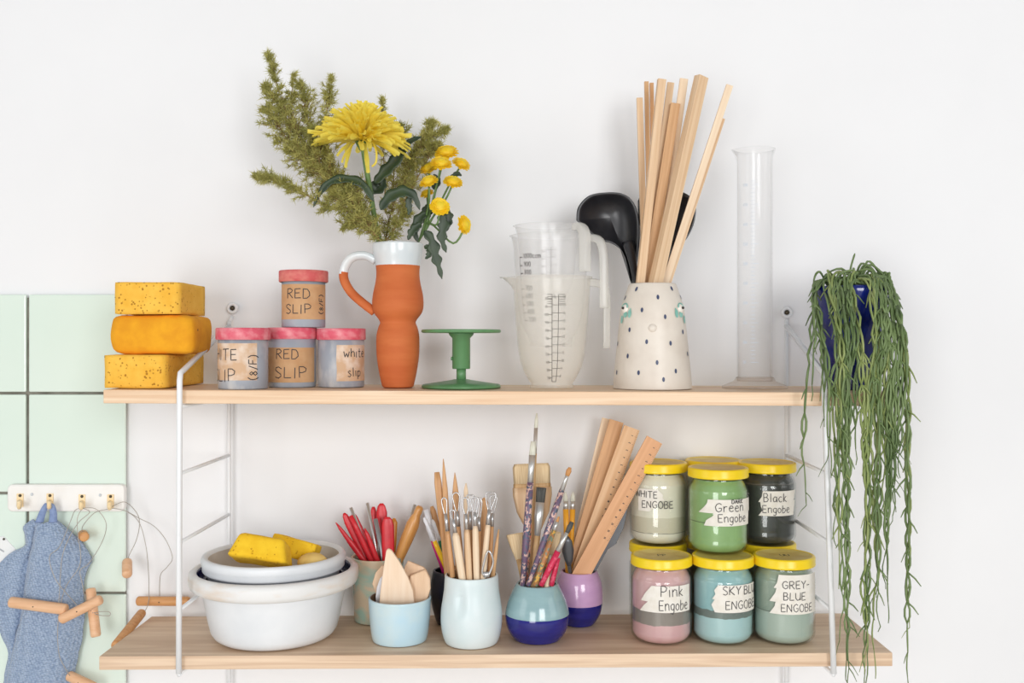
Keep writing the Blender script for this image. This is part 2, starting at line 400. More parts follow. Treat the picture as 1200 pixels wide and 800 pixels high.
z = sponge(134, 210, 332.5, 370.5, 1.192, .102, z+.0008, S1, .0015, 'topmost sponge of the stack, pitted yellow block', GS, seed=9)

# ------------------------------------------------------------------ slip tubs
M_tub = mat('grey_tub_plastic', (158, 166, 178), .35, (176, 182, 190), (30, 30, 14), lo=.4, hi=.7)
M_tubd = mat('slip_smeared_tub', (164, 170, 180), .45, (206, 206, 206), (50, 50, 22), lo=.3, hi=.52)
M_lidred = mat('chalky_red_lid', (222, 92, 112), .6, (236, 150, 158), (70, 70, 90), lo=.36, hi=.6)
M_lidred2 = mat('dusty_red_lid', (208, 92, 92), .65, (224, 136, 124), (60, 60, 80), lo=.34, hi=.62)
M_kraft = mat('kraft_label', (206, 164, 122), .8, (196, 150, 106), (60, 60, 60))
M_kraft2 = mat('smeared_kraft_label', (212, 176, 142), .8, (232, 214, 198), (60, 60, 60), lo=.3, hi=.55)
def patch(M, fn, u0, u1, v0, v1, nu=14, nv=6, le=None, re=None, mi=0):
    """a paper patch wrapped by fn; le / re give the torn left and right edges as offsets by height 0..1"""
    rows = []
    for j in range(nv+1):
        t = j/nv; a = u0+(lerp(le, t) if le else 0); b = u1+(lerp(re, t) if re else 0)
        rows.append([fn(a+(b-a)*i/nu, v0+(v1-v0)*t) for i in range(nu+1)])
    M.grid(rows, mi)
def tub(px, wb, wl, d, zb, h, lines, lab, label, mtub, mlid, mk):
    """lines: (text, px left edge, px y baseline, height px, rotated)"""
    k = d/F; r = wb/2*k; rl = wl/2*k; cx, cy = (px-600)*k, d-CAMD; zl = zb+h-.0145
    t = thing('slip_tub', (cx, cy, zb), label, 'tub', 'lidded tubs of slip')
    m = MB(); m.lathe([(0, zb), (r-.001, zb), (r, zb+.001), (r, zl+.004), (r-.0015, zl+.004), (r-.0015, zb+.002), (0, zb+.002)], 48, (cx, cy)); m.build('tub_body', mtub, t)
    m = MB(); m.lathe([(rl-.0012, zl), (rl, zl+.0008), (rl, zb+h-.001), (rl-.001, zb+h), (rl-.004, zb+h), (rl-.005, zb+h-.001), (0, zb+h-.001)], 48, (cx, cy)); m.build('lid', mlid, t)
    a, b, y0, y1 = lab
    fn = cyl_fn(cx, cy, lambda z: r, 0, 0, .0004); fnt = cyl_fn(cx, cy, lambda z: r, 0, 0, .0007)
    rp = wb/2
    Z = lambda y: (400-y)*k
    p = MB(); patch(p, fn, phi_at(a, px, rp)*r if not isinstance(a, tuple) else a[0]*r, phi_at(b, px, rp)*r if not isinstance(b, tuple) else b[0]*r, Z(y1), Z(y0),
                    28, 6, le=[(0, .0), (.3, .0006), (.6, -.0004), (1, .0003)])
    lb = p.build('paper_label', mk, t)
    q = MB()
    for s, lx, by, hp, rot, wide in lines:
        st, w = text2d(s, hp*k)
        u0 = lx if abs(lx) < 6 else phi_at(lx, px, rp)
        if rot: st = [[(-y, x*wide) for x, y in z_] for z_ in st]
        else: st = [[(x*wide, y) for x, y in z_] for z_ in st]
        f2 = cyl_fn(cx, cy, lambda z: r, u0, Z(by), .0007)
        ribbon(q, st, .0011, f2)
    q.build('handwriting', M_black, lb)
    return zb+h
zt = zup(-.2)+.0008
tub(285, 57, 62.5, 1.212, zt, .0735, [('WHITE', 225.5*0-1.62, 421, 12.5, 0, 1.05), ('SLIP', -1.30, 446, 14, 0, 1.1), ('(8/F)', 300, 444, 9.5, 1, 1.1)],
    ((-1.75,), 300.5, 402, 444.5), 'front grey slip tub at left of the row, chalky red lid, label reading WHITE SLIP', M_tubd, M_lidred, M_kraft2)
tub(342.5, 55, 57.5, 1.262, zt, .0745, [('RED', 325, 420, 11, 0, 1.1), ('SLIP', 323.5, 442, 12.5, 0, 1.3)],
    (315.6, 367.5, 407, 447), 'grey slip tub in the middle of the bottom row, kraft label reading RED SLIP', M_tub, M_lidred, M_kraft)
tub(399.8, 53.5, 57, 1.262, zt, .0735, [('white', 402.5, 418, 10, 0, 1.0), ('slip', 407, 440, 10, 0, 1.0)],
    (394.5, (1.7,), 404, 445.5), 'grey slip tub beside the terracotta jug, smeared label reading white slip', M_tubd, M_lidred, M_kraft2)
tub(355.8, 50.5, 57, 1.262, zt+.0748, .0715, [('RED', 338, 350.5, 11, 0, 1.15), ('SLIP', 336.5, 368, 10.5, 0, 1.25), ('(8/F)', 377.2, 368, 6.5, 1, 1.25)],
    (330.9, 381.2, 334, 374.5), 'topmost slip tub, standing on the others, label reading RED SLIP', M_tub, M_lidred2, M_kraft)

# ------------------------------------------------------------------ vessels
def vessel(name, label, cat, px, d, zb, prof, mats, wall_t=.003, floor_t=.004, mis=None, group=None, n=56, part='body', rnd=.003):
    """prof: (pixel y, half width in pixels) from rim down to foot, read off the silhouette at depth d"""
    k = d/F; cx, cy = (px-600)*k, d-CAMD
    o = [(w*k, (400-y)*k) for y, w in prof][::-1]          # foot -> rim
    o[0] = (o[0][0], zb)
    sm = []
    pts = catmull([(a, 0, b) for a, b in o], 5)
    body = [(p.x, max(p.z, zb)) for p in pts]
    inn = [(max(r-wall_t, .001), z) for r, z in body if z > zb+floor_t][::-1]
    rim_r, rim_z = body[-1]
    full = [(0, zb), (body[0][0]-rnd*.6, zb)]+[(body[0][0], zb+.0012)]+body[1:]+[(rim_r-wall_t*.25, rim_z+wall_t*.25), (rim_r-wall_t*.75, rim_z+wall_t*.25)]+inn[0:]
    full += [(inn[-1][0]*.92, zb+floor_t), (0, zb+floor_t)]
    t = thing(name, (cx, cy, zb), label, cat, group)
    m = MB()
    mi = None
    if mis: mi = [mis((full[i][1]+full[i+1][1])/2, i > len(body)+2) for i in range(len(full)-1)]
    m.lathe(full, n, (cx, cy), mi)
    b = m.build(part, mats, t)
    rin = [(z, r) for r, z in sorted([(r, z) for r, z in inn], key=lambda q: q[1])]
    return dict(t=t, cx=cx, cy=cy, d=d, px=px, zf=zb+floor_t, rim=rim_z, rin=lambda z: lerp(rin, z), body=b, k=k,
                rout=lambda z, T=sorted([(z, r) for r, z in body]): lerp(T, z), o=body)
# terracotta jug
M_terra = mat('terracotta', (206, 112, 58), .75, (196, 98, 46), (14, 14, 60), bump=.12, bscale=(20, 20, 500))
M_glazew = mat('pale_blue_white_glaze', (214, 222, 226), .2, (226, 228, 228), (40, 40, 20), spec=.6)
JD = 1.245
zj = zup(-.14)+.0008
jg = vessel('terracotta_jug', 'terracotta jug with pale glazed rim and looped handle, holding flowers', 'jug', 466.3, JD, zj,
    [(286, 29.5), (296, 29), (308, 26.4), (316, 25.3), (324, 25.3), (333, 26.6), (345, 29.2), (357, 30), (366, 28.2), (374, 22.5), (378, 20.8), (383, 22.6), (392, 24.8), (405, 25.2), (420, 24.4), (438, 21.6), (455, 18)],
    [M_terra, M_glazew], .004, .006, lambda z, inside: 1 if (inside or z > (400-311.5)*JD/F) else 0)
hp = [(440, 305.5), (430, 300), (420, 299.5), (411, 303), (405, 311), (402.5, 321), (404.5, 331), (412, 343), (424, 354), (439, 365.5)]
path = catmull([P(x, y, JD) for x, y in hp], 4)
m = MB(); m.tube(path, .0049, 12, sq=(1, 1.25)); i0 = len(path)
for i in range(len(m.f)):
    zc = sum(m.v[j].z for j in m.f[i])/len(m.f[i])
    if zc > (400-319.5)*JD/F: m.m[i] = 1
m.build('handle', [M_terra, M_glazew], jg['t'])

# ---- flowers in the jug
M_needle = mat('fern_needles', (200, 194, 116), .6, (154, 154, 82), (55, 55, 55), transl=.25, lo=.3, hi=.7)
M_twig = mat('fern_twig', (140, 116, 70), .7)
M_stem = mat('flower_stem', (112, 140, 84), .5, (86, 116, 60), (60, 60, 60))
M_leafd = mat('dark_leaf', (52, 70, 44), .45, (38, 54, 36), (60, 60, 60))
M_petal = mat('yellow_petal', (255, 243, 124), .5, (255, 237, 98), (50, 50, 50), transl=.5)
M_mum = mat('deep_yellow_petal', (255, 228, 60), .5, (255, 216, 36), (90, 90, 90), transl=.2)
rng = random.Random(11)
def rdir(): 
    while 1:
        v = V((rng.uniform(-1, 1), rng.uniform(-1, 1), rng.uniform(-1, 1)))
        if .05 < v.length < 1: return v.normalized()
def sprig(label, root, plumes, extra=()):
    """plumes: (list of (px, py), depth, radius px, tufts)"""
    t = thing('fern_sprig', root, label, 'fern', 'feathery fern sprigs in the jug')
    ne = MB(); st = MB()
    for pts, d, rad, n in plumes:
        N = len(pts)
        ds = d if isinstance(d, (list, tuple)) else [d]*N
        line = catmull([P(x, y, ds[i]) for i, (x, y) in enumerate(pts)], 8)
        st.tube(line, [.0011*(1-.7*i/len(line)) for i in range(len(line))], 5)
        for i in range(int(n*1.5)):
            f = (rng.random()**.8)*.97+.03; j = min(int(f*(len(line)-1)), len(line)-2)
            p = line[j].lerp(line[j+1], f*(len(line)-1)-j); ax = (line[j+1]-line[j]).normalized()
            prof = min(1, (1-f)*2.6+.22)*min(1, .45+f*2.2)
            o = rdir(); o = (o-ax*o.dot(ax)*.4); o.y *= .7
            off = o*rad*1.3*JD/F*prof*rng.uniform(.15, 1)
            c = p+off+ax*off.length*.6
            st.tube([p, p.lerp(c, .55)+V((0, 0, -.001)), c], [.00045, .0004, .0003], 3, cap=False)
            tip = (off.normalized()+ax*.9).normalized()
            for q in range(17):
                dr = (rdir()+tip*.75).normalized(); ln = rng.uniform(.0045, .0095)
                a = c+rdir()*.0012-tip*rng.uniform(0, .006); s = dr.cross(rdir())
                if s.length < 1e-6: continue
                s = s.normalized()*.00055
                ne.add([a+s, a-s, a+dr*ln], [(0, 1, 2)])
    st.build('stem', M_twig, t)
    o = ne.build('needles', M_needle, t, kind='stuff'); return t
zr = P(447, 296, JD)
sprig('tall feathery fern sprig at the upper left of the flower arrangement', P(446, 300, 1.25), [
    ([(450, 298), (438, 262), (404, 222), (372, 190), (345, 150), (326, 105), (314, 62)], [1.25, 1.25, 1.245, 1.24, 1.24, 1.24, 1.24], 17, 150),
    ([(360, 190), (344, 155), (342, 118), (344, 86)], 1.25, 9, 45),
    ([(372, 192), (362, 150), (358, 122), (352, 98)], 1.255, 15, 85),
    ([(380, 190), (380, 150), (385, 118), (388, 90)], 1.25, 12, 60),
    ([(390, 206), (352, 185), (328, 150), (310, 125)], 1.235, 17, 110),
    ([(415, 240), (392, 215), (366, 190), (338, 172)], 1.22, 21, 150),
    ([(372, 190), (344, 150), (322, 118), (309, 100)], 1.245, 13, 90),
    ([(404, 225), (388, 195), (375, 172), (366, 152)], 1.23, 20, 100)])
sprig('low fern sprig reaching out to the left over the slip tubs', P(447, 300, 1.23), [
    ([(450, 298), (439, 270), (412, 250), (376, 238), (340, 218), (297, 205)], [1.235, 1.22, 1.205, 1.2, 1.2, 1.2], 10, 110),
    ([(355, 226), (335, 214), (315, 207), (300, 208)], 1.2, 9, 40),
    ([(440, 276), (425, 254), (408, 236), (388, 226)], 1.205, 21, 120),
    ([(443, 280), (425, 266), (412, 262), (401, 268)], 1.21, 12, 50),
    ([(436, 262), (418, 240), (412, 226), (408, 216)], 1.205, 17, 70)])
sprig('fern sprig behind the yellow blooms at the right of the arrangement', P(450, 300, 1.265), [
    ([(450, 296), (456, 258), (470, 216), (488, 176), (508, 142)], 1.28, 17, 150),
    ([(468, 230), (480, 196), (500, 165), (524, 150)], 1.275, 15, 95),
    ([(460, 240), (462, 200), (468, 165), (470, 145)], 1.285, 14, 60),
    ([(466, 250), (486, 214), (503, 184), (513, 168)], 1.27, 14, 70),
    ([(452, 250), (450, 190), (447, 150), (448, 114)], 1.29, 8, 50),
    ([(451, 284), (462, 268), (470, 254), (480, 246)], 1.24, 12, 45)])

def leaf(M, pts, w, lob=0., fold=.25, up=V((0, -1, .3)), n=24, lobes=5):
    """a leaf blade along a centre line; w = half width, lob = depth of its lobes"""
    line = catmull(pts, 6); N = len(line); rows = []
    for i in range(N):
        f = i/(N-1); t = (line[min(i+1, N-1)]-line[max(i-1, 0)]).normalized()
        s = t.cross(up)
        s = s.normalized() if s.length > 1e-6 else V((1, 0, 0))
        nn = s.cross(t)
        ww = w*(sin(pi*min(1, f**.75))**.8)*(1-f*.1)*(1-lob*(.5+.5*cos(2*pi*f*lobes)))
        ww = max(ww, .0003)
        rows.append([line[i]-s*ww+nn*fold*ww, line[i]-s*ww*.5+nn*fold*ww*.35, line[i], line[i]+s*ww*.5+nn*fold*ww*.35, line[i]+s*ww+nn*fold*ww])
    M.grid(rows)

# the big chrysanthemum
CD = 1.20
C0 = P(424, 166, CD)
ct = thing('chrysanthemum', P(443, 298, 1.235), 'large yellow chrysanthemum with long shaggy petals and dark leaves', 'flower')
m = MB(); m.tube(catmull([P(450, 306, 1.24), P(444, 283, 1.234), P(438, 250, 1.225), P(434, 225, 1.215), P(429, 195, 1.205), P(425, 170, CD)], 5), .0032, 10); m.tube([P(425, 176, CD), P(424.5, 166, CD)], [.004, .009], 12); m.build('stem', M_stem, ct)
ups = [[(0, 0), (.25, .03), (.6, .05), (.85, .02), (1, -.05)], [(0, 0), (.3, .06), (.65, .10), (.9, .12), (1, .13)], [(0, 0), (.3, .0), (.65, -.03), (.9, -.10), (1, -.16)]]
pm = []
for u in ups:
    q = MB(); rows = []
    for f, h in u:
        w = .060*(.55+.9*f)*(1 if f < .9 else .62)
        rows.append([V((-w, h+.040, f)), V((-w*.6, h+.012, f)), V((0, h-.004, f)), V((w*.6, h+.012, f)), V((w, h+.040, f))])
    q.grid(rows); pm.append(q)
petme = []
def petal(i, org, dr, ln, side=None):
    if len(petme) <= i:
        o = pm[i].build('petal', M_petal, None); petme.append(o.data)
    else: o = link('petal', petme[i])
    o.parent = ct
    z = dr.normalized(); y = V((0, 0, 1))-z*z.z
    y = y.normalized() if y.length > .05 else V((0, -1, 0))-z*z.dot(V((0, -1, 0)))
    y.normalize(); y = Quaternion(z, rng.uniform(-.8, .8)) @ y; x = y.cross(z)
    o.matrix_local = Matrix.Translation(org-ORIG[ct.name]) @ Matrix((x, y, z)).transposed().to_4x4() @ Matrix.Diagonal((ln, ln, ln, 1))
N = 285; tilt = Quaternion((0, 1, 0), .10) @ Quaternion((1, 0, 0), .10)
kk = 0
for i in range(N):
    f = (i+.5)/N; el = -.10+1.58*(f**1.3); az = i*2.39996+rng.uniform(-.12, .12)
    dr = V((cos(az)*cos(el), sin(az)*cos(el), sin(el)+rng.uniform(-.05, .05)))
    ln = (.0595-.0175*min(1, f*1.4))*rng.uniform(.88, 1.05)
    dr = tilt @ dr
    petal((0 if f > .35 else (i % 3)) if i > 2 else i, C0+dr*.004+V((0, 0, .001)), dr, ln)
for (x0, y0, x1, y1) in ((428, 168, 431, 198), (416, 168, 399, 186), (440, 168, 462, 178), (411, 167, 396, 179), (414, 168, 404, 192)):
    a = P(x0, y0, CD-.006); b = P(x1, y1, CD-.03); petal(2, a, b-a, (b-a).length)
q = MB(); q.tube(catmull([P(437, 166, CD-.02), P(441, 178, CD-.035), P(440.5, 190, CD-.036), P(436, 195, CD-.034)], 5), [.0013]*16, 6); q.build('petal', M_petal, ct)
for pts, w, d in (([(438, 236), (426, 217), (408, 210), (388, 213), (374, 228), (367, 243)], 6.5, 1.195), ([(439, 215), (450, 203), (464, 188), (478, 168), (494, 160)], 9, 1.225), ([(437, 212), (441, 222), (448, 218), (450, 208)], 9, 1.235),
                  ([(446, 246), (456, 232), (472, 225), (485, 230), (492, 246)], 9, 1.195), ([(484, 226), (479, 236), (480, 246), (478, 252)], 4.5, 1.20)):
    L_ = MB(); leaf(L_, [P(x, y, d+.001*i) for i, (x, y) in enumerate(pts)], w*1.2/F, .28, .3); L_.build('leaf', M_leafd, ct, solid=.0005)

# the spray of small button flowers
st_ = thing('button_chrysanthemum', P(480, 300, 1.245), 'spray of small deep yellow button flowers at the right of the jug', 'flower')
heads = [(523, 177, 13.5, 1.26), (517, 190, 12.5, 1.235), (541, 191, 11, 1.25), (502, 211.5, 11, 1.225), (531, 212, 11.5, 1.23), (502, 196, 11, 1.27), (515.5, 241, 11.5, 1.22), (545, 263, 11, 1.225), (500, 226, 8, 1.27)]
m = MB()
fork = P(497, 268, 1.24)
for x, y, r, d in heads:
    m.tube(catmull([P(484, 300, 1.245), P(491, 282, 1.242), P(498+(x-505)*.15, 262, 1.24), P(x-(x-505)*.35, y+22, d), P(x, y+2, d)], 5), .0013, 6)
m.build('stem', M_stem, st_)
for hi_, (x, y, r, d) in enumerate(heads):
    c = P(x, y, d); k = d/F; rr = r*k
    q = MB(); ax = V((rng.uniform(-.2, .2)+(x-515)*.012, -.55, .8)).normalized()
    if hi_ == 7: ax = V((.75, -.5, .1)).normalized()
    if hi_ == 6: ax = V((.15, -.8, .4)).normalized()
    qa = V((0, 0, 1)).rotation_difference(ax)
    for i in range(95):
        f = (i+.5)/95; el = 1.42*f-.15; az = i*2.39996
        dr = qa @ V((cos(az)*cos(el), sin(az)*cos(el), sin(el)*.62))
        up = qa @ V((0, 0, 1)); s = dr.cross(up); s = (s.normalized() if s.length > 1e-5 else V((1, 0, 0)))*rr*.2
        b = c-ax*rr*.2
        e = b+dr*rr*(1.02-.1*f)+rdir()*rr*.05
        mid = b.lerp(e, .62)
        q.add([b+s*.4, b-s*.4, mid-s, mid+s, e-s*.7, e+s*.7, e+dr*rr*.07], [(0, 1, 2, 3), (3, 2, 4, 5), (5, 4, 6)], 0)
    q.tube([c-ax*rr*.55, c-ax*rr*.35], [rr*.25, rr*.5], 10, mi=1)
    q.tube([c-ax*rr*.1, c+ax*rr*.2, c+ax*rr*.38], [rr*.75, rr*.6, rr*.25], 12)
    q.build('flower_head', [M_mum, M_leafd], st_)
for pts, w, d, lb in (([(497, 270), (506, 282), (510, 298), (514, 312), (518, 327)], 8.5, 1.225, .5), ([(515, 250), (520, 262), (518, 280), (523, 296)], 8.5, 1.222, .5), ([(522, 246), (526, 252), (526, 262), (522, 272)], 6, 1.23, .4),
                  ([(494, 262), (484, 270), (478, 281)], 7, 1.222, .4), ([(500, 250), (492, 256), (486, 270), (490, 284)], 7.5, 1.235, .3), ([(505, 240), (500, 250), (497, 262)], 8, 1.25, .2), ([(508, 222), (512, 212), (508, 204)], 6, 1.25, .2),
                  ([(528, 208), (536, 204), (541, 206)], 4, 1.24, .3), ([(497, 288), (503, 292), (502, 300), (498, 303)], 5, 1.226, .4)):
    L_ = MB(); leaf(L_, [P(x, y, d) for x, y in pts], w*1.2/F, lb, .3, lobes=4); L_.build('leaf', M_leafd, st_, solid=.0005)

# ------------------------------------------------------------------ green stand
M_green = mat('green_painted_metal', (98, 146, 98), .35, (90, 136, 90), (40, 40, 10))
SD = 1.245; k = SD/F; cx, cy = (540.5-600)*k, SD-CAMD; zs = zup(cx)+.0008
t = thing('turntable_stand', (cx, cy, zs), 'green metal banding-wheel stand with flat disc top, beside the jug', 'stand')
Z = lambda y: (400-y)*k
m = MB(); m.lathe([(0, zs), (46*k, zs), (46.5*k, zs+.002), (45*k, zs+.0042), (28*k, zs+.0068), (12*k, zs+.0095), (8*k, zs+.0105), (0, zs+.0105)], 56, (cx, cy)); m.build('foot', M_green, t)
m = MB(); m.lathe([(0, zs+.008), (5.6*k, zs+.008), (5.6*k, Z(430)), (0, Z(430))], 28, (cx, cy)); m.build('spindle', M_green, t)
m = MB(); m.lathe([(0, Z(432)), (10.2*k, Z(432)), (10.6*k, Z(431)), (10.6*k, Z(396)), (14.5*k, Z(392)), (14.8*k, Z(390)), (0, Z(390))], 32, (cx, cy)); cl = m.build('column', M_green, t)
m = MB(); m.tube([P(530.5, 420, SD-.004), P(528.5, 420, SD-.004)], .0022, 8); m.build('set_screw', M_green, cl)
m = MB(); m.lathe([(0, Z(390)), (45*k, Z(390)), (46.5*k, Z(389)), (46.5*k, Z(386.8)), (45.5*k, Z(386)), (0, Z(386))], 56, (cx, cy)); m.build('disc', M_green, t)

# ------------------------------------------------------------------ nested measuring jugs
M_pp = clear('milky_polypropylene', (255, 254, 252), .24, (255, 254, 250), .25, .45)
M_pp2 = clear('milky_polypropylene_clean', (255, 255, 255), .13, (255, 255, 255), .2, .5)
M_pph = clear('milky_handle', (250, 249, 247), .4, (255, 255, 252), .25, .6)
M_faint = mat('faded_print_ink', (150, 146, 146), .7)
def mjug(label, px, d, zb, prof, spout, hand, scale, mt, foot=True):
    k = d/F; cx, cy = (px-600)*k, d-CAMD
    t = thing('measuring_jug', (cx, cy, zb), label, 'measuring jug', 'nested plastic measuring jugs')
    o = [(w*k, (zb0-y)*k+zb) for y, w in prof for zb0 in (prof[-1][0],)][::-1]
    pts = [(p.x, p.z) for p in catmull([(a, 0, b) for a, b in o], 4)]
    full = [(0, zb), (pts[0][0]*.8, zb+.0004)]+pts+[(pts[-1][0]+.0022, pts[-1][1]+.0002), (pts[-1][0]+.0022, pts[-1][1]+.0016), (pts[-1][0]-.0012, pts[-1][1]+.0014)]+[(r-.0013, z) for r, z in pts[::-1] if z > zb+.002]+[(pts[0][0]*.8, zb+.002), (0, zb+.002)]
    m = MB(); m.lathe(full, 64, (cx, cy))
    zr = pts[-1][1]
    for v in m.v:                                     # pull the pouring lip out to the left
        a = atan2(v.y-cy, -(v.x-cx)); f = max(0, 1-abs(a)/.30); h = max(0, 1-(zr-v.z)/(13*k))
        if f and h: v.x -= spout*k*f**1.5*h**1.4
    m.build('jug_body', mt, t)
    h = MB(); secs = catmull([P(q_[0], q_[1], d+(q_[2] if len(q_) > 2 else .006)) for q_ in hand], 4)
    h.tube(secs, .0052, 4, sq=(1.5, .95)); h.build('handle', M_pph, t, bevel=.0012)
    rf = lambda z, T=sorted([(z, r) for r, z in pts]): lerp(T, z)
    q = MB()
    for kind, x0, ys in scale:
        if kind == 'L':                                # a ladder with ticks on both sides
            xa, xb, y0, y1, ticks = x0
            pa = phi_at(xa, px, rf(zr)/k); pb = phi_at(xb, px, rf(zr)/k); zz = lambda y: (400-y)*k
            f0 = cyl_fn(cx, cy, rf, 0, 0, .0004)
            def ln(p, y, p2, y2, w=.0006): ribbon(q, [[(0, zz(y)), ((p2-p)*rf(zz(y2)), zz(y2))]], w, cyl_fn(cx, cy, rf, p, 0, .0004), step=.004)
            ln(pa, y0, pa, y1); ln(pb, y0, pb, y1); ln(pa, y1, pb, y1)
            dp = .16
            for i in range(ticks):
                y = y0+(y1-y0)*(i+.3)/ticks
                ln(pa, y, pb, y, .0005)
                ln(pb, y, pb+dp*.7, y, .0005); yy = y+2; ln(pa-dp*.7, yy, pa, yy, .0005)
                ribbon(q, text2d(str(18-i if i < 12 else 1+i % 9), 3.0*k)[0], .0004, cyl_fn(cx, cy, rf, pb+dp*.78, zz(y+1.4), .0004))
                ribbon(q, text2d(str((12-i) % 10)+'0', 3.0*k)[0], .0004, cyl_fn(cx, cy, rf, pa-dp*1.15, zz(yy+1.4), .0004))
            ribbon(q, text2d('L', 4*k)[0], .0005, cyl_fn(cx, cy, rf, (pa+pb)/2-.02, zz(y0+4), .0004))
            for i in range(5):
                y = y0+i*2.6; ln(pa-dp*.8, y, pa, y, .0005); ln(pb, y, pb+dp*1.1, y, .0005)
        else:
            xa, rows = x0, ys
            for y, s in rows:
                p = phi_at(xa, px, rf(zr)/k); zz = (400-y)*k
                fn = cyl_fn(cx, cy, rf, p, zz, .0005)
                ribbon(q, [[(0, 0), (.005, 0)]], .0009, fn); ribbon(q, [[(x+.0075, y_-.0017) for x, y_ in st] for st in text2d(s, 5.4*k, 1.0)[0]], .0008, fn)
            p = phi_at(xa, px, rf(zr)/k); ya, yb = rows[0][0], rows[-1][0]+6
            ribbon(q, [[(0, (400-ya)*k), (0, (400-yb)*k)]], .0006, cyl_fn(cx, cy, rf, p, 0, .0005), step=.004)
    if q.v: q.build('printed_scale', M_ink if (mt is M_pp or scale[0][0] == 'N') else M_faint, t)
    return rf
MD = 1.25
jprof = [(330, 45.5), (350, 44.5), (375, 42.6), (400, 40.6), (418, 38.6), (432, 35.5), (442, 31), (450, 26.5), (452, 25.2), (458, 25.5)]
zm = zup(.04)+.0008
mjug('outermost measuring jug in the nest, stained, with dark printed scale', 646.5, MD, zm, jprof, 12, [(688, 331), (697, 331), (706, 334), (711, 344), (711.3, 372), (711, 408)],
     [('L', (647, 654.5, 347, 446, 11), None)], M_pp)
j2 = [(y, w-1.2) for y, w in jprof[:-2]]+[(458, 25)]
mjug('middle measuring jug of the nest, handle hanging lower than the inner one', 645.5, MD, zm+.052, j2, 2, [(686, 279.5, -.011), (697, 279, -.014), (704, 284, -.016), (707.5, 300, -.017), (708, 330, -.017), (708, 361, -.017)],
     [('N', 609, [(303.5, '1000ccm'), (313, '900'), (322, '800'), (340, '700'), (349, '600'), (358, '500'), (367, '400'), (376, '300')])], M_pp2)
mjug('smallest measuring jug, innermost of the nest, with the highest rim', 642, MD, zm+.118, [(330, 36.5), (345, 35), (365, 33), (385, 31), (400, 28), (408, 23)], 2, [(672, 265.5, -.0215), (679, 265, -.027), (684.5, 272, -.035), (685.5, 290, -.037), (685.5, 318, -.037)],
     [('L', (640, 646, 293, 327, 4), None)], M_pp2)
# ------------------------------------------------------------------ speckled vase with a face
M_stone = mat('speckled_stoneware', (226, 217, 205), .4, (216, 205, 192), (30, 30, 30), bump=.05, bscale=(30, 30, 300), lo=.3, hi=.6)
M_dot = mat('blue_brush_dots', (66, 76, 106), .4)
M_tear = mat('turquoise_tears', (150, 204, 190), .3, (126, 186, 174), (90, 90, 90))
M_eye = mat('cream_eye', (240, 232, 222), .3)
M_pupil = mat('dark_pupil', (44, 32, 30), .25)
FD = 1.25
zv = zup(.17)+.0008
fv = vessel('face_vase', 'speckled cream stoneware vase with a weeping face, holding wooden sticks', 'vase', 764.5, FD, zv,
    [(333.5, 27.6), (336, 28.6), (342, 30.6), (352, 34.2), (365, 37.2), (380, 39), (400, 41), (420, 43), (440, 45), (450, 45.6), (455, 45.6), (457.5, 44)], M_stone, .005, .006)
k = fv['k']; rfv = fv['rout']
def on_vase(px, py, eps=.0004):
    z = (400-py)*k; r = rfv(z); return phi_at(px, 764.5, r/k), z, r
def spot(M, px, py, w, h, tilt=0., mi=0, eps=.0005, n=12):
    p, z, r = on_vase(px, py); fn = cyl_fn(fv['cx'], fv['cy'], rfv, p, z, eps)
    c = [fn(0, 0)]
    for i in range(n):
        a = 2*pi*i/n; u, v_ = cos(a)*w/2*k, sin(a)*h/2*k
        c.append(fn(u*cos(tilt)-v_*sin(tilt), u*sin(tilt)+v_*cos(tilt)))
    M.add(c, [(0, i+1, (i+1) % n+1) for i in range(n)], mi)
m = MB()
for x, y, tl in ((248, 105, -.3), (460, 102, .3), (377, 157, 0), (282, 235, 0), (420, 277, 0), (207, 355, 0), (527, 368, 0), (310, 428, 0), (452, 437, 0), (132, 440, 0), (557, 503, 0), (196, 515, 0), (372, 553, 0), (127, 617, 0), (262, 615, 0), (483, 605, 0), (523, 152, .4), (178, 156, -.4), (410, 690*0+655, 0)):
    spot(m, x/5.333+700, y/5.333+320, 3.2, 5.6, tl)
m.build('painted_dots', M_dot, fv['t'])
for sx, (ex, ey), tears in ((-1, (733.2, 362), [(739, 368, 5.5, 10), (730, 374.5, 6, 9.5), (734, 369, 8, 7), (739.8, 364, 2.4, 5)]), (1, (796.6, 362), [(791.5, 368, 5.5, 10), (800.5, 374.5, 6, 9.5), (796.5, 369, 8, 7), (790.4, 364, 2.4, 5)])):
    m = MB()
    for x, y, w, h in tears: spot(m, x, y, w, h, eps=.0009)
    tr = m.build('tear', M_tear, fv['t'])
    p, z, r = on_vase(ex, ey); nrm = V((sin(p), -cos(p), .25)).normalized(); c = V((fv['cx']+r*sin(p), fv['cy']-r*cos(p), z))
    q = MB(); tg = nrm.cross(V((0, 0, 1))).normalized(); up = tg.cross(nrm)
    rows = []
    for j in range(6):
        a = j/5*pi/2
        rows.append([c-nrm*.001+(tg*cos(b)+up*sin(b))*.0062*cos(a)+nrm*.0042*sin(a) for b in [2*pi*i/16 for i in range(16)]])
    q.grid(rows, 0, True); ev = q.build('eye', M_eye, fv['t'])
    q = MB(); pn = (nrm+V((sx*.15, -.55, 0))).normalized(); pc = c+nrm*.0004+pn*.0034
    q.tube([pc-pn*.001, pc+pn*.0010], [.0019, .0015], 12); q.build('pupil', M_pupil, ev)
    q = MB(); q.tube([c+(tg*cos(a)+up*sin(a))*.0064+nrm*.0008 for a in [pi*.05+pi*.9*i/10 for i in range(11)]], .0009, 6)
    q.build('eyelid', M_tear, fv['t'])
m = MB(); p, z, r = on_vase(765, 385); c = V((fv['cx']+r*sin(p), fv['cy']-r*cos(p), z))
rows = []
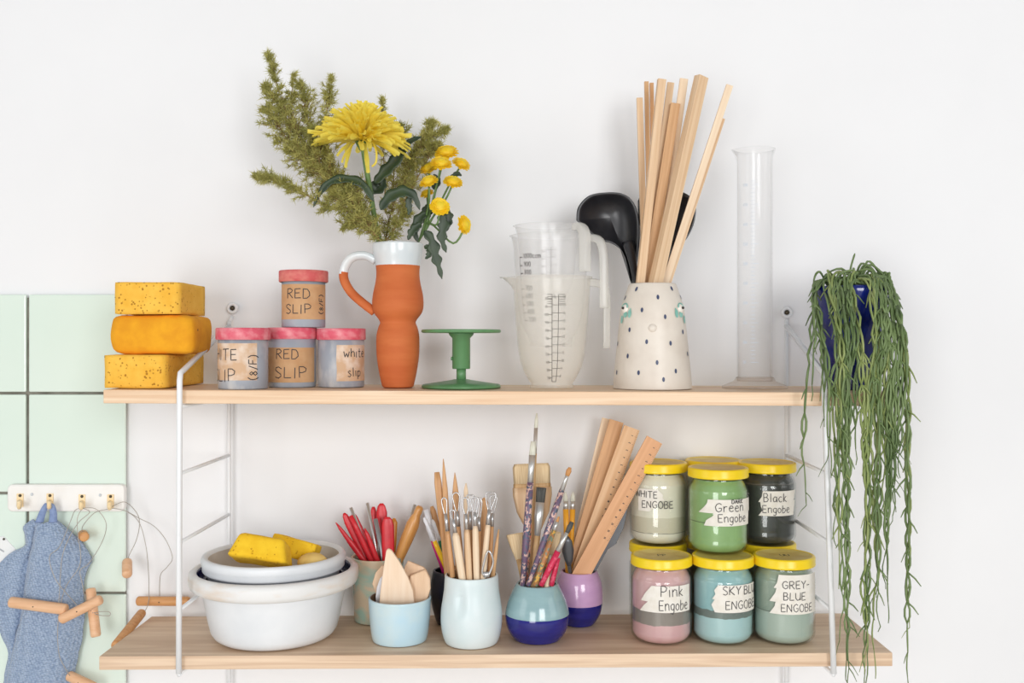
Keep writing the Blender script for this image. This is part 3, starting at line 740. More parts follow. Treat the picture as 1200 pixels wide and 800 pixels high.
for j in range(6):
    a = j/5*pi/2; rr = .0055*cos(a)
    rows.append([c+V((rr*cos(b), .001-.0034*sin(a), rr*sin(b))) for b in [2*pi*i/16 for i in range(16)]])
m.grid(rows, 0, True); m.build('nose', M_stone, fv['t'])

# ------------------------------------------------------------------ anything that stands in a pot
def place(o, base, tip, roll=0.):
    """local z runs from base to tip, the flat side (local y) looks towards the room"""
    z = (tip-base).normalized(); y = V((0, 1, 0)); y = (y-z*y.dot(z)).normalized(); x = y.cross(z)
    o.matrix_local = Matrix.Translation(base) @ Matrix((x, y, z)).transposed().to_4x4() @ Matrix.Rotation(roll, 4, 'Z')
def inside(pot, tip, rimp, marg=.002):
    """follow the line tip -> rim point down until the pot's floor or wall"""
    d = (rimp-tip).normalized(); p = rimp.copy()
    for _ in range(400):
        q = p+d*.0006
        rr = math.hypot(q.x-pot['cx'], q.y-pot['cy'])
        if q.z < pot['zf']+.002 or rr > pot['rin'](q.z)-marg: break
        p = q
    return p
def standing(name, label, cat, group, pot, tip, rim, dt, dr, secs, parts=None, material=None, roll=0., square=False, marg=.002, n=10):
    """tip and rim are the pixels of the top end and of the pot's rim; dt, dr their depth.
    secs / parts sections run (fraction from the tip 0 to the rim 1, width px, thickness px)"""
    if pot['d'] == 1.325: dt += .019; dr += .019      # the celadon cup stands further back
    a = P(*tip, dt); b = P(*rim, dr); base = inside(pot, a, b, marg); L = (a-base).length; Lv = (a-b).length
    kk = (dt+dr)/2/F
    def S(ss):
        o = []
        for q in ss:
            z = L-q[0]*Lv if q[0] <= 1 else L-Lv-(q[0]-1)*(L-Lv)
            o.append((max(z, 0), q[1]*kk, q[2]*kk)+((q[3]*kk, q[4]*kk if len(q) > 4 else 0) if len(q) > 3 else ()))
        return o[::-1]
    if parts is None:
        m = MB(); m.loft(S(secs), n, 0, square); o = m.build(name, material, local=True)
        place(o, base, a, roll); ORIG[o.name] = V((0, 0, 0)); tag(o, label, cat, group); return o
    o = thing(name, (0, 0, 0), label, cat, group); place(o, base, a, roll)
    for p in parts:
        pn, ss, mt = p[:3]; m = MB()
        if pn == 'wire_loop':
            pts = [((q[0])*kk, (q[2] if len(q) > 2 else 0)*kk, L-q[1]*Lv) for q in ss]
            m.tube(catmull(pts, 5), .8*kk if len(p) < 5 else p[4]*kk, 6)
        else: m.loft(S(ss), n, 0, square if len(p) < 4 else p[3])
        m.build(pn, mt, o, local=True)
    return o
GSK = 'wooden sticks in the face vase'
def stick(label, tip, rim, dt, dr, w, t, mt, roll=0., marg=.004):
    standing('wooden_stick', label, 'stick', GSK, fv, tip, rim, dt, dr, [(0, w, t), (2, w, t)], None, mt, roll, True, marg)
stick('short round-topped stick leaning furthest out on the ladle side of the vase', (749.5, 115), (756, 334), 1.277, 1.267, 7, 5, M_wood)
stick('thin darker stick with a slanted tip, behind the tall pale one', (757.5, 96), (762.3, 334), 1.284, 1.269, 5, 5, M_wood2)
stick('thin tan stick close beside the slanted-tip one', (763.5, 97.5), (767.5, 334), 1.287, 1.2725, 4.5, 4.5, M_tan)
stick('tall broad pale stick in front, leaning slightly over the ladle', (775.5, 93), (750, 334), 1.238, 1.243, 9.5, 6, M_wood, .15)
stick('slim tan stick rising between the two broad pale ones', (786, 97), (755.5, 334), 1.276, 1.2605, 8, 4, M_wood)
stick('shorter stick of darker honey-coloured wood at the middle of the bunch', (791.5, 121.5), (758, 334), 1.268, 1.2525, 11, 5, M_wood2)
stick('pale square stick rising behind the thickest one', (801.5, 92.5), (768, 334), 1.273, 1.2655, 9.5, 4.5, M_wood3)
stick('thickest and tallest stick of the bunch, two pale faces showing', (822, 90), (767.5, 334), 1.250, 1.2375, 13.5, 10, M_wood, .5, .006)
stick('pale stick leaning furthest towards the tall plastic cylinder', (855, 100), (778.5, 334), 1.246, 1.252, 8, 4.5, M_wood3)
stick('short thin stick lying along the underside of the leaning pale one', (847, 139), (783, 334), 1.2575, 1.2582, 5, 4, M_wood)

# black ladles
M_rub = mat('black_rubber', (38, 38, 42), .32, (30, 30, 34), (60, 60, 60), spec=.55)
def ladle(label, outline, cpx, d, dep, handle):
    c = P(cpx[0], cpx[1], d); t = thing('ladle', c, label, 'ladle', 'black ladles in the face vase')
    o2 = catmull([V((x, y, 0)) for x, y in outline+outline[:1]], 6)[:-1]; n = len(o2); rows = []
    NR = 9
    for j in range(NR+1):
        f = j/NR
        rows.append([P(cpx[0]+(p.x-cpx[0])*f, cpx[1]+(p.y-cpx[1])*f, d+dep*(1-f**2.4)-.002*f) for p in o2])
    back = []
    for j in range(NR, -1, -1):
        f = j/NR
        back.append([P(cpx[0]+(p.x-cpx[0])*(f*1.0+.0), cpx[1]+(p.y-cpx[1])*f, d+dep*(1-f**2.4)+.0035) for p in o2])
    rimr = [[P(cpx[0]+(p.x-cpx[0])*1.02, cpx[1]+(p.y-cpx[1])*1.02, d+.0008) for p in o2]]
    m = MB(); m.grid(rows+rimr+back, 0, True); m.build('scoop', M_rub, t)
    m = MB(); m.tube(catmull([P(x, y, dd) for x, y, dd, r in handle], 4), [r*d/F for r in [lerp([(i/(len(handle)-1), q[3]) for i, q in enumerate(handle)], j/(4*(len(handle)-1))) for j in range(4*(len(handle)-1)+1)]], 10, sq=(1, .7)); m.build('handle', M_rub, t)
ladle('black ladle with its hollow turned to the room, beside the measuring jugs', [(676, 258), (678, 243), (690, 230), (708, 226), (728, 227), (741, 236), (748, 255), (749, 280), (746.5, 305), (744, 332), (739.5, 332), (734, 305), (726, 291), (715, 284), (703, 281), (689, 270)], (715, 255), 1.278, .022,
      [(736, 285, 1.276, 9), (741, 305, 1.268, 6), (746, 334, 1.259, 4.2), (747, 365, 1.261, 4.2), (747.5, 395, 1.262, 4.2)])
ladle('black ladle almost hidden behind the wooden sticks', [(748, 236), (755, 225), (775, 222), (798, 225), (812, 234), (815, 246), (812, 264), (803, 281), (790, 292), (775, 296), (760, 285), (750, 262)], (783, 258), 1.298, .018,
      [(785, 285, 1.302, 7), (781, 305, 1.290, 5), (777, 334, 1.2645, 4), (776, 365, 1.2645, 4), (775.5, 395, 1.2645, 4)])

# ------------------------------------------------------------------ tall measuring cylinder
M_cyl = clear('cylinder_plastic', (255, 255, 255), .07, (255, 255, 255), .12, .7)
M_foot = clear('cylinder_foot_plastic', (250, 247, 244), .10, (244, 238, 232), .15, .7)
M_bprint = mat('pale_blue_print', (196, 210, 226), .6)
KD = 1.262; k = KD/F; cx, cy = (884.5-600)*k, KD-CAMD; zc = zup(cx)+.0008
t = thing('measuring_cylinder', (cx, cy, zc), 'tall clear plastic measuring cylinder between the face vase and the plant', 'measuring cylinder')
Z = lambda y: (400-y)*k
r = 20.3*k
m = MB(); pf = [(0, zc+.009), (r-.002, zc+.009), (r, zc+.011), (r, Z(190)), (r+.0006, Z(183)), (r+.003, Z(177)), (r+.0034, Z(175.3)), (r+.002, Z(175.0)), (r-.0012, Z(184)), (r-.0014, zc+.0125), (0, zc+.0125)]
m.lathe(pf, 56, (cx, cy))
for v in m.v:
    a = atan2(v.y-cy, -(v.x-cx)); f = max(0, 1-abs(a)/.5); h = max(0, 1-(Z(175)-v.z)/.012)
    if f and h and v.z > Z(190): v.x -= .005*f*h
m.build('tube', M_cyl, t)
m = MB(); R6 = 37.5*k
m.lathe([(0, zc), (R6, zc), (R6, zc+.0025), (R6*.9, zc+.0045), (r+.004, zc+.009), (r+.001, zc+.014), (r+.0003, zc+.014), (r+.0003, zc+.0088), (0, zc+.0088)], 6 if False else 40, (cx, cy)); m.build('foot', M_foot, t)
q = MB(); f0 = lambda p, z: cyl_fn(cx, cy, lambda z: r, p, z, .0004)
p0 = phi_at(880, 884.5, 20.3)
for i in range(47):
    y = 424-i*4.55; l = .0095 if i % 5 == 0 else .0055
    ribbon(q, [[(0, 0), (l, 0)]], .0005, f0(p0, Z(y)))
    if i % 5 == 0: ribbon(q, [[(a-.0105, b-.0016) for a, b in s] for s in text2d(str((i+5)*10), .0034)[0]], .0005, f0(p0, Z(y)))
q.build('graduation_marks', M_bprint, t)

# ------------------------------------------------------------------ trailing plant in a blue pot
M_blue = mat('cobalt_glaze', (20, 38, 122), .12, (14, 24, 88), (30, 30, 30), spec=.7, lo=.35, hi=.6)
M_soil = mat('potting_soil', (72, 56, 44), .95, (46, 36, 28), (160, 160, 160))
M_str = mat('succulent_stem', (118, 138, 88), .5, (90, 112, 66), (40, 40, 14), lo=.35, hi=.65)
M_str2 = mat('young_succulent_stem', (146, 158, 98), .5, (122, 140, 78), (40, 40, 14))
BD = 1.248; zp = zup(.42)+.0008
bp_ = vessel('potted_trailing_plant', 'blue glazed pot of trailing green cactus spilling over the shelf end', 'plant', 997, BD, zp,
    [(337, 42), (340, 43), (346, 42.6), (360, 41), (385, 37.5), (410, 33.5), (435, 30), (452, 28.5), (458, 28)], M_blue, .0045, .006, part='pot')
pt = bp_['t']; cx, cy = bp_['cx'], bp_['cy']; zr = bp_['rim']
m = MB(); m.lathe([(0, zr-.006), (.02, zr-.0065), (bp_['rin'](zr-.009)-.0005, zr-.009), (.02, zr-.014), (0, zr-.014)], 32, (cx, cy)); m.build('soil', M_soil, pt)
rs = random.Random(5)
COLS = [(945, 961), (980, 1001), (1025, 1054)]
def strand(target, ybot, arch=.014, young=False, thick=1.0):
    d_t = rs.uniform(1.146, 1.157) if ybot > 455 else rs.uniform(1.165, 1.19)
    c0, c1 = min(COLS, key=lambda c: max(c[0]-target, target-c[1], 0))
    rpx = max(c0, min(c1, target))+rs.uniform(-4, 4)
    kx = (rpx-600)*1.19/F
    ang = max(-1.9, min(1.9, asin(max(-.97, min(.97, (kx-cx)/.047)))+rs.uniform(-.1, .1)))
    if abs(ang) > .8 and target > 1056 and rs.random() < .4: ang = math.copysign(pi-abs(ang), ang)*.8
    r = bp_['rout'](zr)
    p0 = V((cx+rs.uniform(-.026, .026), cy+rs.uniform(-.024, .012), zr-.008))
    e = V((cx+sin(ang)*(r+.004), cy-cos(ang)*(r+.004), zr+.002))
    mid = p0.lerp(e, rs.uniform(.35, .65))+V((rs.uniform(-.012, .012), rs.uniform(-.006, .006), arch*rs.uniform(.2, 1.6)))
    end = P(target, ybot, d_t)
    pts = [p0, mid, e]
    zh = max(end.z+.01, zr-.055-rs.uniform(0, .03))
    xr = (rpx-600)*(lerp([(0, e.y), (1, end.y)], .8)+CAMD)/F
    h1 = V((xr*.75+end.x*.25, lerp([(0, e.y), (1, end.y)], .95)-.002, zh))
    if end.z < h1.z-.02: pts.append(h1)
    L = h1.z-end.z; n = max(1, int(L/.05))
    for i in range(1, n+1):
        f = i/n; p = h1.lerp(end, f); p += V((rs.uniform(-1, 1)*.004, rs.uniform(-.003, .001), 0)) if i < n else V((0, 0, 0))
        p.y = min(p.y, lerp([(0, h1.y), (.25, end.y), (1, end.y)], f)); p.x = lerp([(0, h1.x), (.3, end.x), (1, end.x)], f)+(rs.uniform(-.003, .003) if i < n else 0)
        pts.append(p)
    line = catmull(pts, 6)
    M = MB(); acc = 0; node = line[0]; seg = [line[0]]
    step = rs.uniform(.02, .032)
    tot = sum((b-a).length for a, b in zip(line, line[1:])); run = 0
    for a, b in zip(line, line[1:]):
        seg.append(b); acc += (b-a).length; run += (b-a).length
        if acc > step or b is line[-1]:
            fr = run/tot; rad = .00145*thick*(1.0 if fr < .8 else 1-.55*(fr-.8)/.2)
            kinds = 2 if (rs.random() < (.4 if fr < .35 else .66) and fr > .2 and fr < .9) else 1
            for q in range(kinds):
                bow = V((rs.uniform(-1, 1), rs.uniform(-.6, .2), 0))*.0032 if kinds == 1 else V(((1 if q else -1)*rs.uniform(.5, 1), rs.uniform(-.5, .1), 0))*.0036
                ns = len(seg); pp = [s+bow*sin(pi*i/(ns-1)) for i, s in enumerate(seg)]
                M.tube(pp, [rad*(.75+.35*sin(pi*min(1, i/(ns-1)*1.0))) for i in range(ns)], 5)
            if rs.random() < .45 and run > .03:
                s = seg[-1]; dr = V((rs.choice((-1, 1))*rs.uniform(.3, .8), rs.uniform(-.5, .0), -rs.uniform(.5, 1))).normalized(); ln = rs.uniform(.010, .02)
                M.tube([s, s+dr*ln*.55, s+dr*ln+V((0, 0, -.003))], [rad*.8, rad*.7, rad*.35], 5)
            acc = 0; seg = [b]; step = rs.uniform(.02, .034)
    M.build('strand', M_str2 if young else M_str, pt)
for tx, yb in [(945, 592), (951, 470), (957, 415), (961, 470), (966, 500), (969, 540), (974, 560), (978, 600), (980, 640), (983, 690), (984, 750), (986, 520), (988, 600), (991, 796), (991, 640), (993, 815), (994, 560), (996, 520),
               (1003, 545), (1006, 480), (1012, 640), (1013, 790), (1014, 815), (1016, 818), (1018, 560), (1019, 700), (1026, 795), (1027, 700), (1029, 740), (1030, 560),
               (1035, 600), (1038, 690), (1040, 640), (1041, 730), (1043, 580), (1046, 610), (1048, 560), (1050, 600), (1052, 530), (1055, 560), (1060, 540), (1064, 690), (1066, 735), (1063, 815)]:
    strand(tx, yb, young=rs.random() < .25)
for tx, yb in [(949, 360), (955, 395), (982, 410), (990, 395), (997, 420), (1030, 400), (1038, 450), (1045, 420), (1054, 450), (1060, 400), (1064, 440)]:
    strand(tx, yb, arch=.018, young=rs.random() < .2, thick=1.05)
for a in range(16):                                      # short arching stems on top of the pot
    an = rs.uniform(-pi, pi); M = MB(); r0 = rs.uniform(.0, .025); p0 = V((cx+r0*sin(an), cy-r0*cos(an), zr-.008)); h = rs.uniform(.012, .034)
    e = V((cx+sin(an)*rs.uniform(.03, .052), cy-cos(an)*rs.uniform(.03, .05), zr+rs.uniform(-.004, .018)))
    M.tube(catmull([p0, p0.lerp(e, .4)+V((0, 0, h)), e], 6), [.0015]*12+[.0008], 5); M.build('strand', M_str, pt)
M = MB(); M.tube(catmull([V((cx-.004, cy, zr-.008)), V((cx-.004, cy-.01, zr+.022)), V((cx+.001, cy-.012, zr+.042))], 5), [.0013]*10+[.0006], 5); M.build('strand', M_str, pt)
# ------------------------------------------------------------------ lower shelf: plaster bowls and sponges
M_plaster = mat('white_plaster_glaze', (232, 235, 238), .45, (222, 226, 230), (18, 18, 18), bump=.08, bscale=(120, 120, 120))
M_rimst = mat('stained_rim', (232, 232, 231), .5, (226, 212, 198), (16, 16, 60), lo=.3, hi=.5)
M_inner = mat('clay_stained_inside', (214, 208, 200), .6, (196, 188, 178), (20, 20, 20))
M_navy = mat('navy_glaze', (28, 34, 92), .12, (20, 24, 70), (40, 40, 40), spec=.6)
WD = 1.252; k = WD/F; cx, cy = (322-600)*k, WD-CAMD; zb = zlow(cx)+.0008
t = thing('mixing_bowl', (cx, cy, zb), 'large white thick-rimmed bowl at the end of the lower shelf', 'bowl')
prof = [(0, zb), (.062, zb), (.068, zb+.0015), (.0735, zb+.005), (.0775, zb+.011), (.0808, zb+.024), (.0850, zb+.045), (.0880, zb+.062), (.0900, zb+.068)]
m = MB(); m.lathe(prof+[(.0910, zb+.0675), (.0880, zb+.070), (.0880, zb+.074), (.0870, zb+.070), (.0815, zb+.043), (.074, zb+.016), (.064, zb+.009), (0, zb+.008)], 72, (cx, cy),
    [0]*len(prof)+[0, 0]+[1]*9); m.build('bowl_wall', [M_plaster, M_navy], t)
m = MB(); rp = [(.0890, zb+.0670), (.0985, zb+.0655), (.1020, zb+.0672), (.1040, zb+.072), (.1044, zb+.079), (.1035, zb+.0840), (.1005, zb+.0867), (.0965, zb+.0870), (.0940, zb+.0852), (.0927, zb+.0815), (.0920, zb+.076), (.0890, zb+.0670)]
m.lathe(rp, 72, (cx, cy), [0]*8+[1]*6); m.build('rim', [M_rimst, M_navy], t)
zi = zb+.0092
cx2 = (321.5-600)*k
t2 = thing('bowl', (cx2, cy, zi), 'smaller pale bowl nested inside the large white bowl, holding sponges', 'bowl')
m = MB(); top = zi+.0955
m.lathe([(0, zi), (.048, zi), (.054, zi+.002), (.064, zi+.014), (.073, zi+.034), (.0790, zi+.055), (.0812, zi+.074), (.0832, zi+.0755)], 72, (cx2, cy)); 
m.lathe([(.0815, top-.0200), (.0855, top-.0195), (.0872, top-.017), (.0868, top-.0125), (.0880, top-.011), (.0888, top-.004), (.0876, top-.0012), (.0850, top), (.0820, top-.0006), (.0800, top-.004)], 72, (cx2, cy))
m.build('bowl_wall', M_plaster, t2)
m = MB(); m.lathe([(.0800, top-.004), (.0785, top-.02), (.0745, top-.035), (.066, top-.045), (.05, top-.051), (0, top-.053)], 72, (cx2, cy)); m.build('stained_lining', M_inner, t2)
GB = 'sponges in the small bowl'
def wedge(ax, ay):
    def f(p, u): return V((p.x*(1-ax*u.z), p.y*(1-ay*u.z), p.z))
    return f
o = rbox((0, 0, 0), (.064, .044, .030), .005, .0012, 3, rot=Matrix.Rotation(R(-24), 3, 'X') @ Matrix.Rotation(R(8), 3, 'Y'), taper=wedge(.16, .1)).build('sponge', S3)
o.location = P(308, 645, 1.212); tag(o, 'lemon yellow sponge wedge at the front of the small bowl', 'sponge', GB)
o = rbox((0, 0, 0), (.058, .030, .024), .003, .0010, 4, rot=Matrix.Rotation(R(16), 3, 'Y') @ Matrix.Rotation(R(-14), 3, 'X') @ Matrix.Rotation(R(-8), 3, 'Z')).build('sponge', S3)
o.location = P(346, 642.5, 1.262); tag(o, 'yellow sponge block lying behind the wedge in the small bowl', 'sponge', GB)
S4 = sponge_mat('pale_round_sponge', (240, 208, 130), (230, 194, 112), (206, 166, 90), .0, .12, 240, .3)
m = MB(); rows = []
for j in range(11):
    a = -pi/2+pi*j/10
    rows.append([V((.0185*cos(a)*cos(b), .0165*cos(a)*sin(b), .0115*sin(a)))+V(noise.noise_vector(V((cos(b)*3, sin(b)*3, j))))*.0005 for b in [2*pi*i/24 for i in range(24)]])
m.grid(rows, 0, True); o = m.build('sponge', S4); o.location = P(366, 658.5, 1.225); tag(o, 'small round pale sponge half hidden beside the rim of the small bowl', 'sponge', GB)

# ------------------------------------------------------------------ tool pots
LP = 'pots of tools on the lower shelf'
def zlp(px, d): return zlow((px-600)*d/F)+.0008
M_celadon = mat('celadon_and_sand_glaze', (168, 196, 180), .25, (214, 194, 166), (22, 22, 34), lo=.42, hi=.56, distortion=.8, spec=.6)
M_sky = mat('sky_blue_glaze', (188, 218, 232), .25, (202, 222, 226), (24, 24, 24), lo=.35, hi=.6, spec=.6)
M_clayin = mat('dark_clay_inside', (112, 92, 76), .6)
M_ice = mat('ice_blue_glaze', (219, 230, 232), .35, (210, 226, 228), (26, 26, 26), lo=.3, hi=.6)
M_darkp = mat('black_blue_glaze', (40, 40, 58), .3, (30, 30, 42), (40, 40, 40))
M_teal = mat('grey_teal_glaze', (152, 184, 188), .12, (142, 174, 180), (24, 24, 90), spec=.7)
M_cob = mat('deep_cobalt_glaze', (40, 42, 132), .1, (30, 32, 112), (20, 20, 120), spec=.7)
M_lilac = mat('lilac_glaze', (206, 166, 206), .12, (198, 158, 200), (20, 20, 90), spec=.7)
g_cup = vessel('pot', 'celadon and sand glazed cup of red tools, behind the light blue cup', 'pot', 442.5, 1.325, zlp(442, 1.325),
    [(651.5, 30.8), (660, 30.2), (680, 29.2), (700, 28.2), (715, 27.6), (727, 26.8), (732, 25.5)], [M_celadon, M_celadon], .0028, .004, group=LP)
b_cup = vessel('pot', 'short light blue cup of wooden modelling ribs', 'pot', 468.5, 1.234, zlp(468, 1.234),
    [(699.5, 36.6), (706, 36.2), (720, 35.4), (735, 34), (744, 32.6), (750, 30.5), (753, 28)], [M_sky, M_clayin], .003, .005, lambda z, i: 1 if i else 0, LP)
i_pot = vessel('pot', 'ice blue waisted vase with a thumb dent, full of loop tools', 'pot', 552.5, 1.222, zlp(552, 1.222),
    [(673, 31), (680, 31.6), (690, 32.2), (700, 33.6), (712, 35.4), (724, 36), (736, 35), (746, 32.6), (752, 29.5), (756, 26)], [M_ice, M_clayin], .003, .005, lambda z, i: 1 if i else 0, LP)
me = i_pot['body'].data
dp = P(539.5, 704, 1.19)
for v in me.vertices:                                     # the dent pressed into its front
    w = v.co+ORIG[i_pot['t'].name]; dx = (w.x-dp.x)/.0042; dz = (w.z-dp.z)/.020
    if w.y < i_pot['cy'] and abs(dz) < 1: v.co.y += .0040*math.exp(-dx*dx)*(1-dz*dz)*(0.6 + .4*(dz < .3))
d_pot = vessel('pot', 'dark blue-black pot mostly hidden behind the ice blue vase', 'pot', 529.5, 1.306, zlp(529, 1.306),
    [(668, 22), (678, 24), (690, 25), (704, 24.4), (718, 21), (728, 18), (732, 16.5)], M_darkp, .003, .004, group=LP)
t_pot = vessel('pot', 'round pot, grey-teal above and cobalt below, full of paint brushes', 'pot', 629.5, 1.236, zlp(629, 1.236),
    [(683.5, 24.6), (687, 26.4), (695, 30.5), (705, 34.6), (716, 37.2), (723, 37.5), (732, 36), (740, 32.5), (746, 28), (749.5, 25), (753, 24.6)], [M_teal, M_cob], .003, .005,
    lambda z, i: 0 if z > (400-717)*1.236/F else 1, LP)
p_pot = vessel('pot', 'round pot, lilac above and cobalt below, holding the rulers', 'pot', 678.5, 1.300, zlp(678, 1.3),
    [(669, 21.5), (673, 23.2), (680, 26), (690, 27.6), (700, 28), (708, 27.4), (718, 25), (726, 20.5), (730, 17.5), (733, 17)], [M_lilac, M_cob], .003, .005,
    lambda z, i: 0 if z > (400-704.5)*1.3/F else 1, LP)

# red tools
GR = 'red plastic tools in the celadon cup'
def red(label, tip, rim, dt, dr, secs, roll=0.):
    standing('modelling_tool', label, 'tool', GR, g_cup, tip, rim, dt, dr, secs, None, M_red, roll)
red('red pointed tool leaning furthest out over the white bowl', (393.5, 612), (426, 656), 1.288, 1.292, [(0, 1, 1), (.15, 4, 2.5), (.6, 7, 4), (1, 7, 4), (2, 6, 4)])
red('red broad round-ended tool second from the white bowl', (403, 601), (429, 656), 1.296, 1.298, [(0, 2.5, 1), (.05, 6, 2), (.2, 9, 3), (.5, 8.5, 3), (1, 6, 3), (2, 6, 3)], .2)
red('red slim tool with bluntly cut end, between two steel rods', (411, 604), (435, 656), 1.284, 1.289, [(0, 5, 3), (.3, 6.5, 4), (1, 7, 4), (2, 6, 4)])
red('red narrow tool just behind the longest steel rod', (412, 599), (440, 656), 1.31, 1.312, [(0, 2, 1), (.12, 7, 3), (1, 7, 4), (2, 6, 4)])
red('short red pointed tool in front of the steel rods', (427.5, 619), (442, 656), 1.284, 1.287, [(0, 1.5, 1.5), (.2, 5, 3), (.6, 6.5, 4), (1, 6.5, 4), (2, 6, 4)])
red('red round-headed tool at the back of the cup', (437.5, 593.5), (440, 656), 1.324, 1.318, [(0, 3, 1), (.06, 6, 2), (.16, 7.5, 3), (.4, 7, 3), (1, 6, 3), (2, 6, 3)])
red('tall red oval paddle tool', (447, 589.5), (448, 656), 1.304, 1.302, [(0, 4, 1), (.05, 9, 2), (.16, 13, 3), (.4, 12.5, 3), (.7, 9, 3), (1, 7, 3), (2, 6, 3)])
red('wide red oval paddle tool in front of the taller one', (454, 605.5), (455, 656), 1.286, 1.287, [(0, 5, 1), (.06, 11, 2), (.2, 15, 3), (.6, 15, 3), (1, 14, 3), (2, 8, 3)])
def rod(label, tip, rim, dt, dr, w, mt=M_steel):
    standing('steel_rod', label, 'rod', 'steel rods in the celadon cup', g_cup, tip, rim, dt, dr, [(0, w, w), (2, w, w)], None, mt)
rod('long bright steel rod leaning over the red tools', (411, 594.5), (434, 656), 1.290, 1.296, 4.2)
rod('tall bright steel rod standing nearly upright among the red tools', (430.5, 589), (443, 656), 1.294, 1.30, 4.0)
M_grey = mat('dull_grey_metal', (150, 152, 154), .4, metal=.6)
rod('thicker dull grey rod beside the red oval paddles', (440, 608), (449, 656), 1.286, 1.291, 5.4, M_grey)
M_orange = mat('orange_handle', (222, 152, 62), .4, (208, 136, 48), (60, 60, 60))
standing('modelling_tool', 'orange tool peeping out behind the red paddles', 'tool', None, g_cup, (462, 607), (459, 656), 1.326, 1.32, [(0, 3, 2), (.1, 8, 3), (.5, 9, 4), (1, 8, 4), (2, 6, 4)], None, M_orange)
M_navyp = mat('navy_plastic', (44, 46, 96), .4)
standing('modelling_tool', 'thin navy blue tool between the red ones', 'tool', None, g_cup, (412, 622), (430, 656), 1.302, 1.305, [(0, 3, 2), (1, 4, 3), (2, 4, 3)], None, M_navyp)
M_varn = mat('varnished_handle', (218, 160, 92), .3, (200, 138, 72), (200, 200, 14), spec=.6)
standing('needle_tool', 'turned varnished wooden tool handle leaning away from the red tools', 'tool', None, g_cup, (492.5, 593), (467, 655), 1.296, 1.299, [], [
    ('handle', [(0, 6, 6), (.03, 9, 9), (.10, 9.5, 9.5), (.16, 9, 9), (.22, 12, 12), (.34, 15.5, 15.5), (.6, 15, 15), (1, 12, 12), (2, 9, 9)], M_varn)], n=16)
standing('steel_rod', 'short steel tube showing behind the varnished handle', 'rod', 'steel rods in the celadon cup', g_cup, (486.5, 591), (465, 656), 1.316, 1.312, [(0, 4.4, 4.4), (2, 4.4, 4.4)], None, M_steel)

# wooden ribs in the blue cup
GW = 'wooden ribs in the light blue cup'
M_rib = mat('pale_rib_wood', (244, 220, 194), .55, (236, 208, 178), (160, 160, 10), bump=.04, bscale=(300, 300, 20))
M_rib2 = mat('rosy_rib_wood', (238, 206, 174), .55, (226, 190, 154), (160, 160, 10), bump=.04, bscale=(300, 300, 20))
M_ribw = mat('white_plastic_rib', (232, 232, 236), .4)
def slab(name, label, cat, group, outl, d0, d1, th, material, bev=.0012):
    """a flat board with an outline given in pixels, leaning from depth d0 at its top to d1 at its foot, th thick"""
    ys = [y for _, y in outl]; ya, yb = min(ys), max(ys)
    f = [P(x, y, d0+(d1-d0)*(y-ya)/(yb-ya)) for x, y in outl]; c = sum(f, V())/len(f)
    n = len(f); M = MB(); vs = [p-c for p in f]+[p-c+V((0, th, 0)) for p in f]
    M.add(vs, [tuple(range(n)), tuple(range(2*n-1, n-1, -1))]+[(i, n+i, n+(i+1) % n, (i+1) % n) for i in range(n)], 0, True)
    o = M.build(name, material, bevel=bev); o.location = c; return tag(o, label, cat, group)
slab('wooden_rib', 'tall pointed wooden rib standing in front in the light blue cup', 'rib', GW,
     [(455, 642.5), (452.5, 645), (449, 668), (446, 690), (441, 738), (482, 738), (485.5, 706), (484, 692), (478, 676), (468, 658), (459, 645)], 1.224, 1.219, .005, M_rib)
slab('wooden_rib', 'faceted wooden rib with rounded shoulder, beside the pointed one', 'rib', GW,
     [(499, 667.5), (494, 669), (480, 675), (478, 738), (494, 738), (501.5, 700), (504.5, 690), (504, 678)], 1.232, 1.228, .007, M_rib2, .002)
slab('wooden_rib', 'triangular wooden rib showing only its top behind the faceted one', 'rib', GW,
     [(478, 657), (474, 664), (471, 735), (492, 735), (500, 669), (497, 665)], 1.243, 1.240, .005, M_rib2)
slab('plastic_rib', 'rounded white plastic rib peeping out beside the pointed wooden one', 'rib', GW,
     [(450, 673), (445, 678), (441.5, 688), (440, 700), (442, 735), (462, 735), (462, 673)], 1.236, 1.234, .003, M_ribw)
slab('wooden_rib', 'thin wooden rib leaning on the celadon cup at the back of the blue cup', 'rib', GW,
     [(448, 662), (440, 671), (436, 684), (440, 695), (447, 735), (462, 735), (456, 665)], 1.252, 1.247, .003, M_rib2)

# loop tools in the ice blue vase
GL_ = 'modelling tools in the ice blue vase'
def lt(label, tip, rim, dt, dr, loop, fer, hw, hm, roll=0., fw=5):
    fa, fb = fer; tt = []
    tt.append(('wire_loop', loop, M_steel))
    tt.append(('ferrule', [(fa, fw*.75, fw*.75), (fb, fw, fw)], M_steel))
    tt.append(('handle', [(fb-.005, fw*.9, fw*.9), (fb+.06, hw*.9, hw*.9), (fb+.3, hw, hw), (1, hw*.95, hw*.95), (2, hw*.8, hw*.8)], hm))
    standing('loop_tool', label, 'tool', GL_, i_pot, tip, rim, dt, dr, [], tt, roll=roll)
def lp(w, h): return [(-.8, h+.02), (-w*.8, h*.5), (-w, h*.15), (0, 0), (w, h*.15), (w*.8, h*.5), (.8, h+.02)]
lt('narrow-looped wooden tool, nearest the coloured pens', (520, 583), (530.5, 676), 1.21, 1.205, lp(3, .24), (.2, .42), 6.5, M_tan)
lt('loop tool with a thick pale dusty handle', (529.5, 597), (541.5, 676), 1.199, 1.200, lp(2.6, .22), (.14, .34), 9.5, M_wood3)
lt('loop tool behind the thick dusty handle', (534, 577), (542, 676), 1.226, 1.222, lp(4, .24), (.22, .40), 6, M_tan)
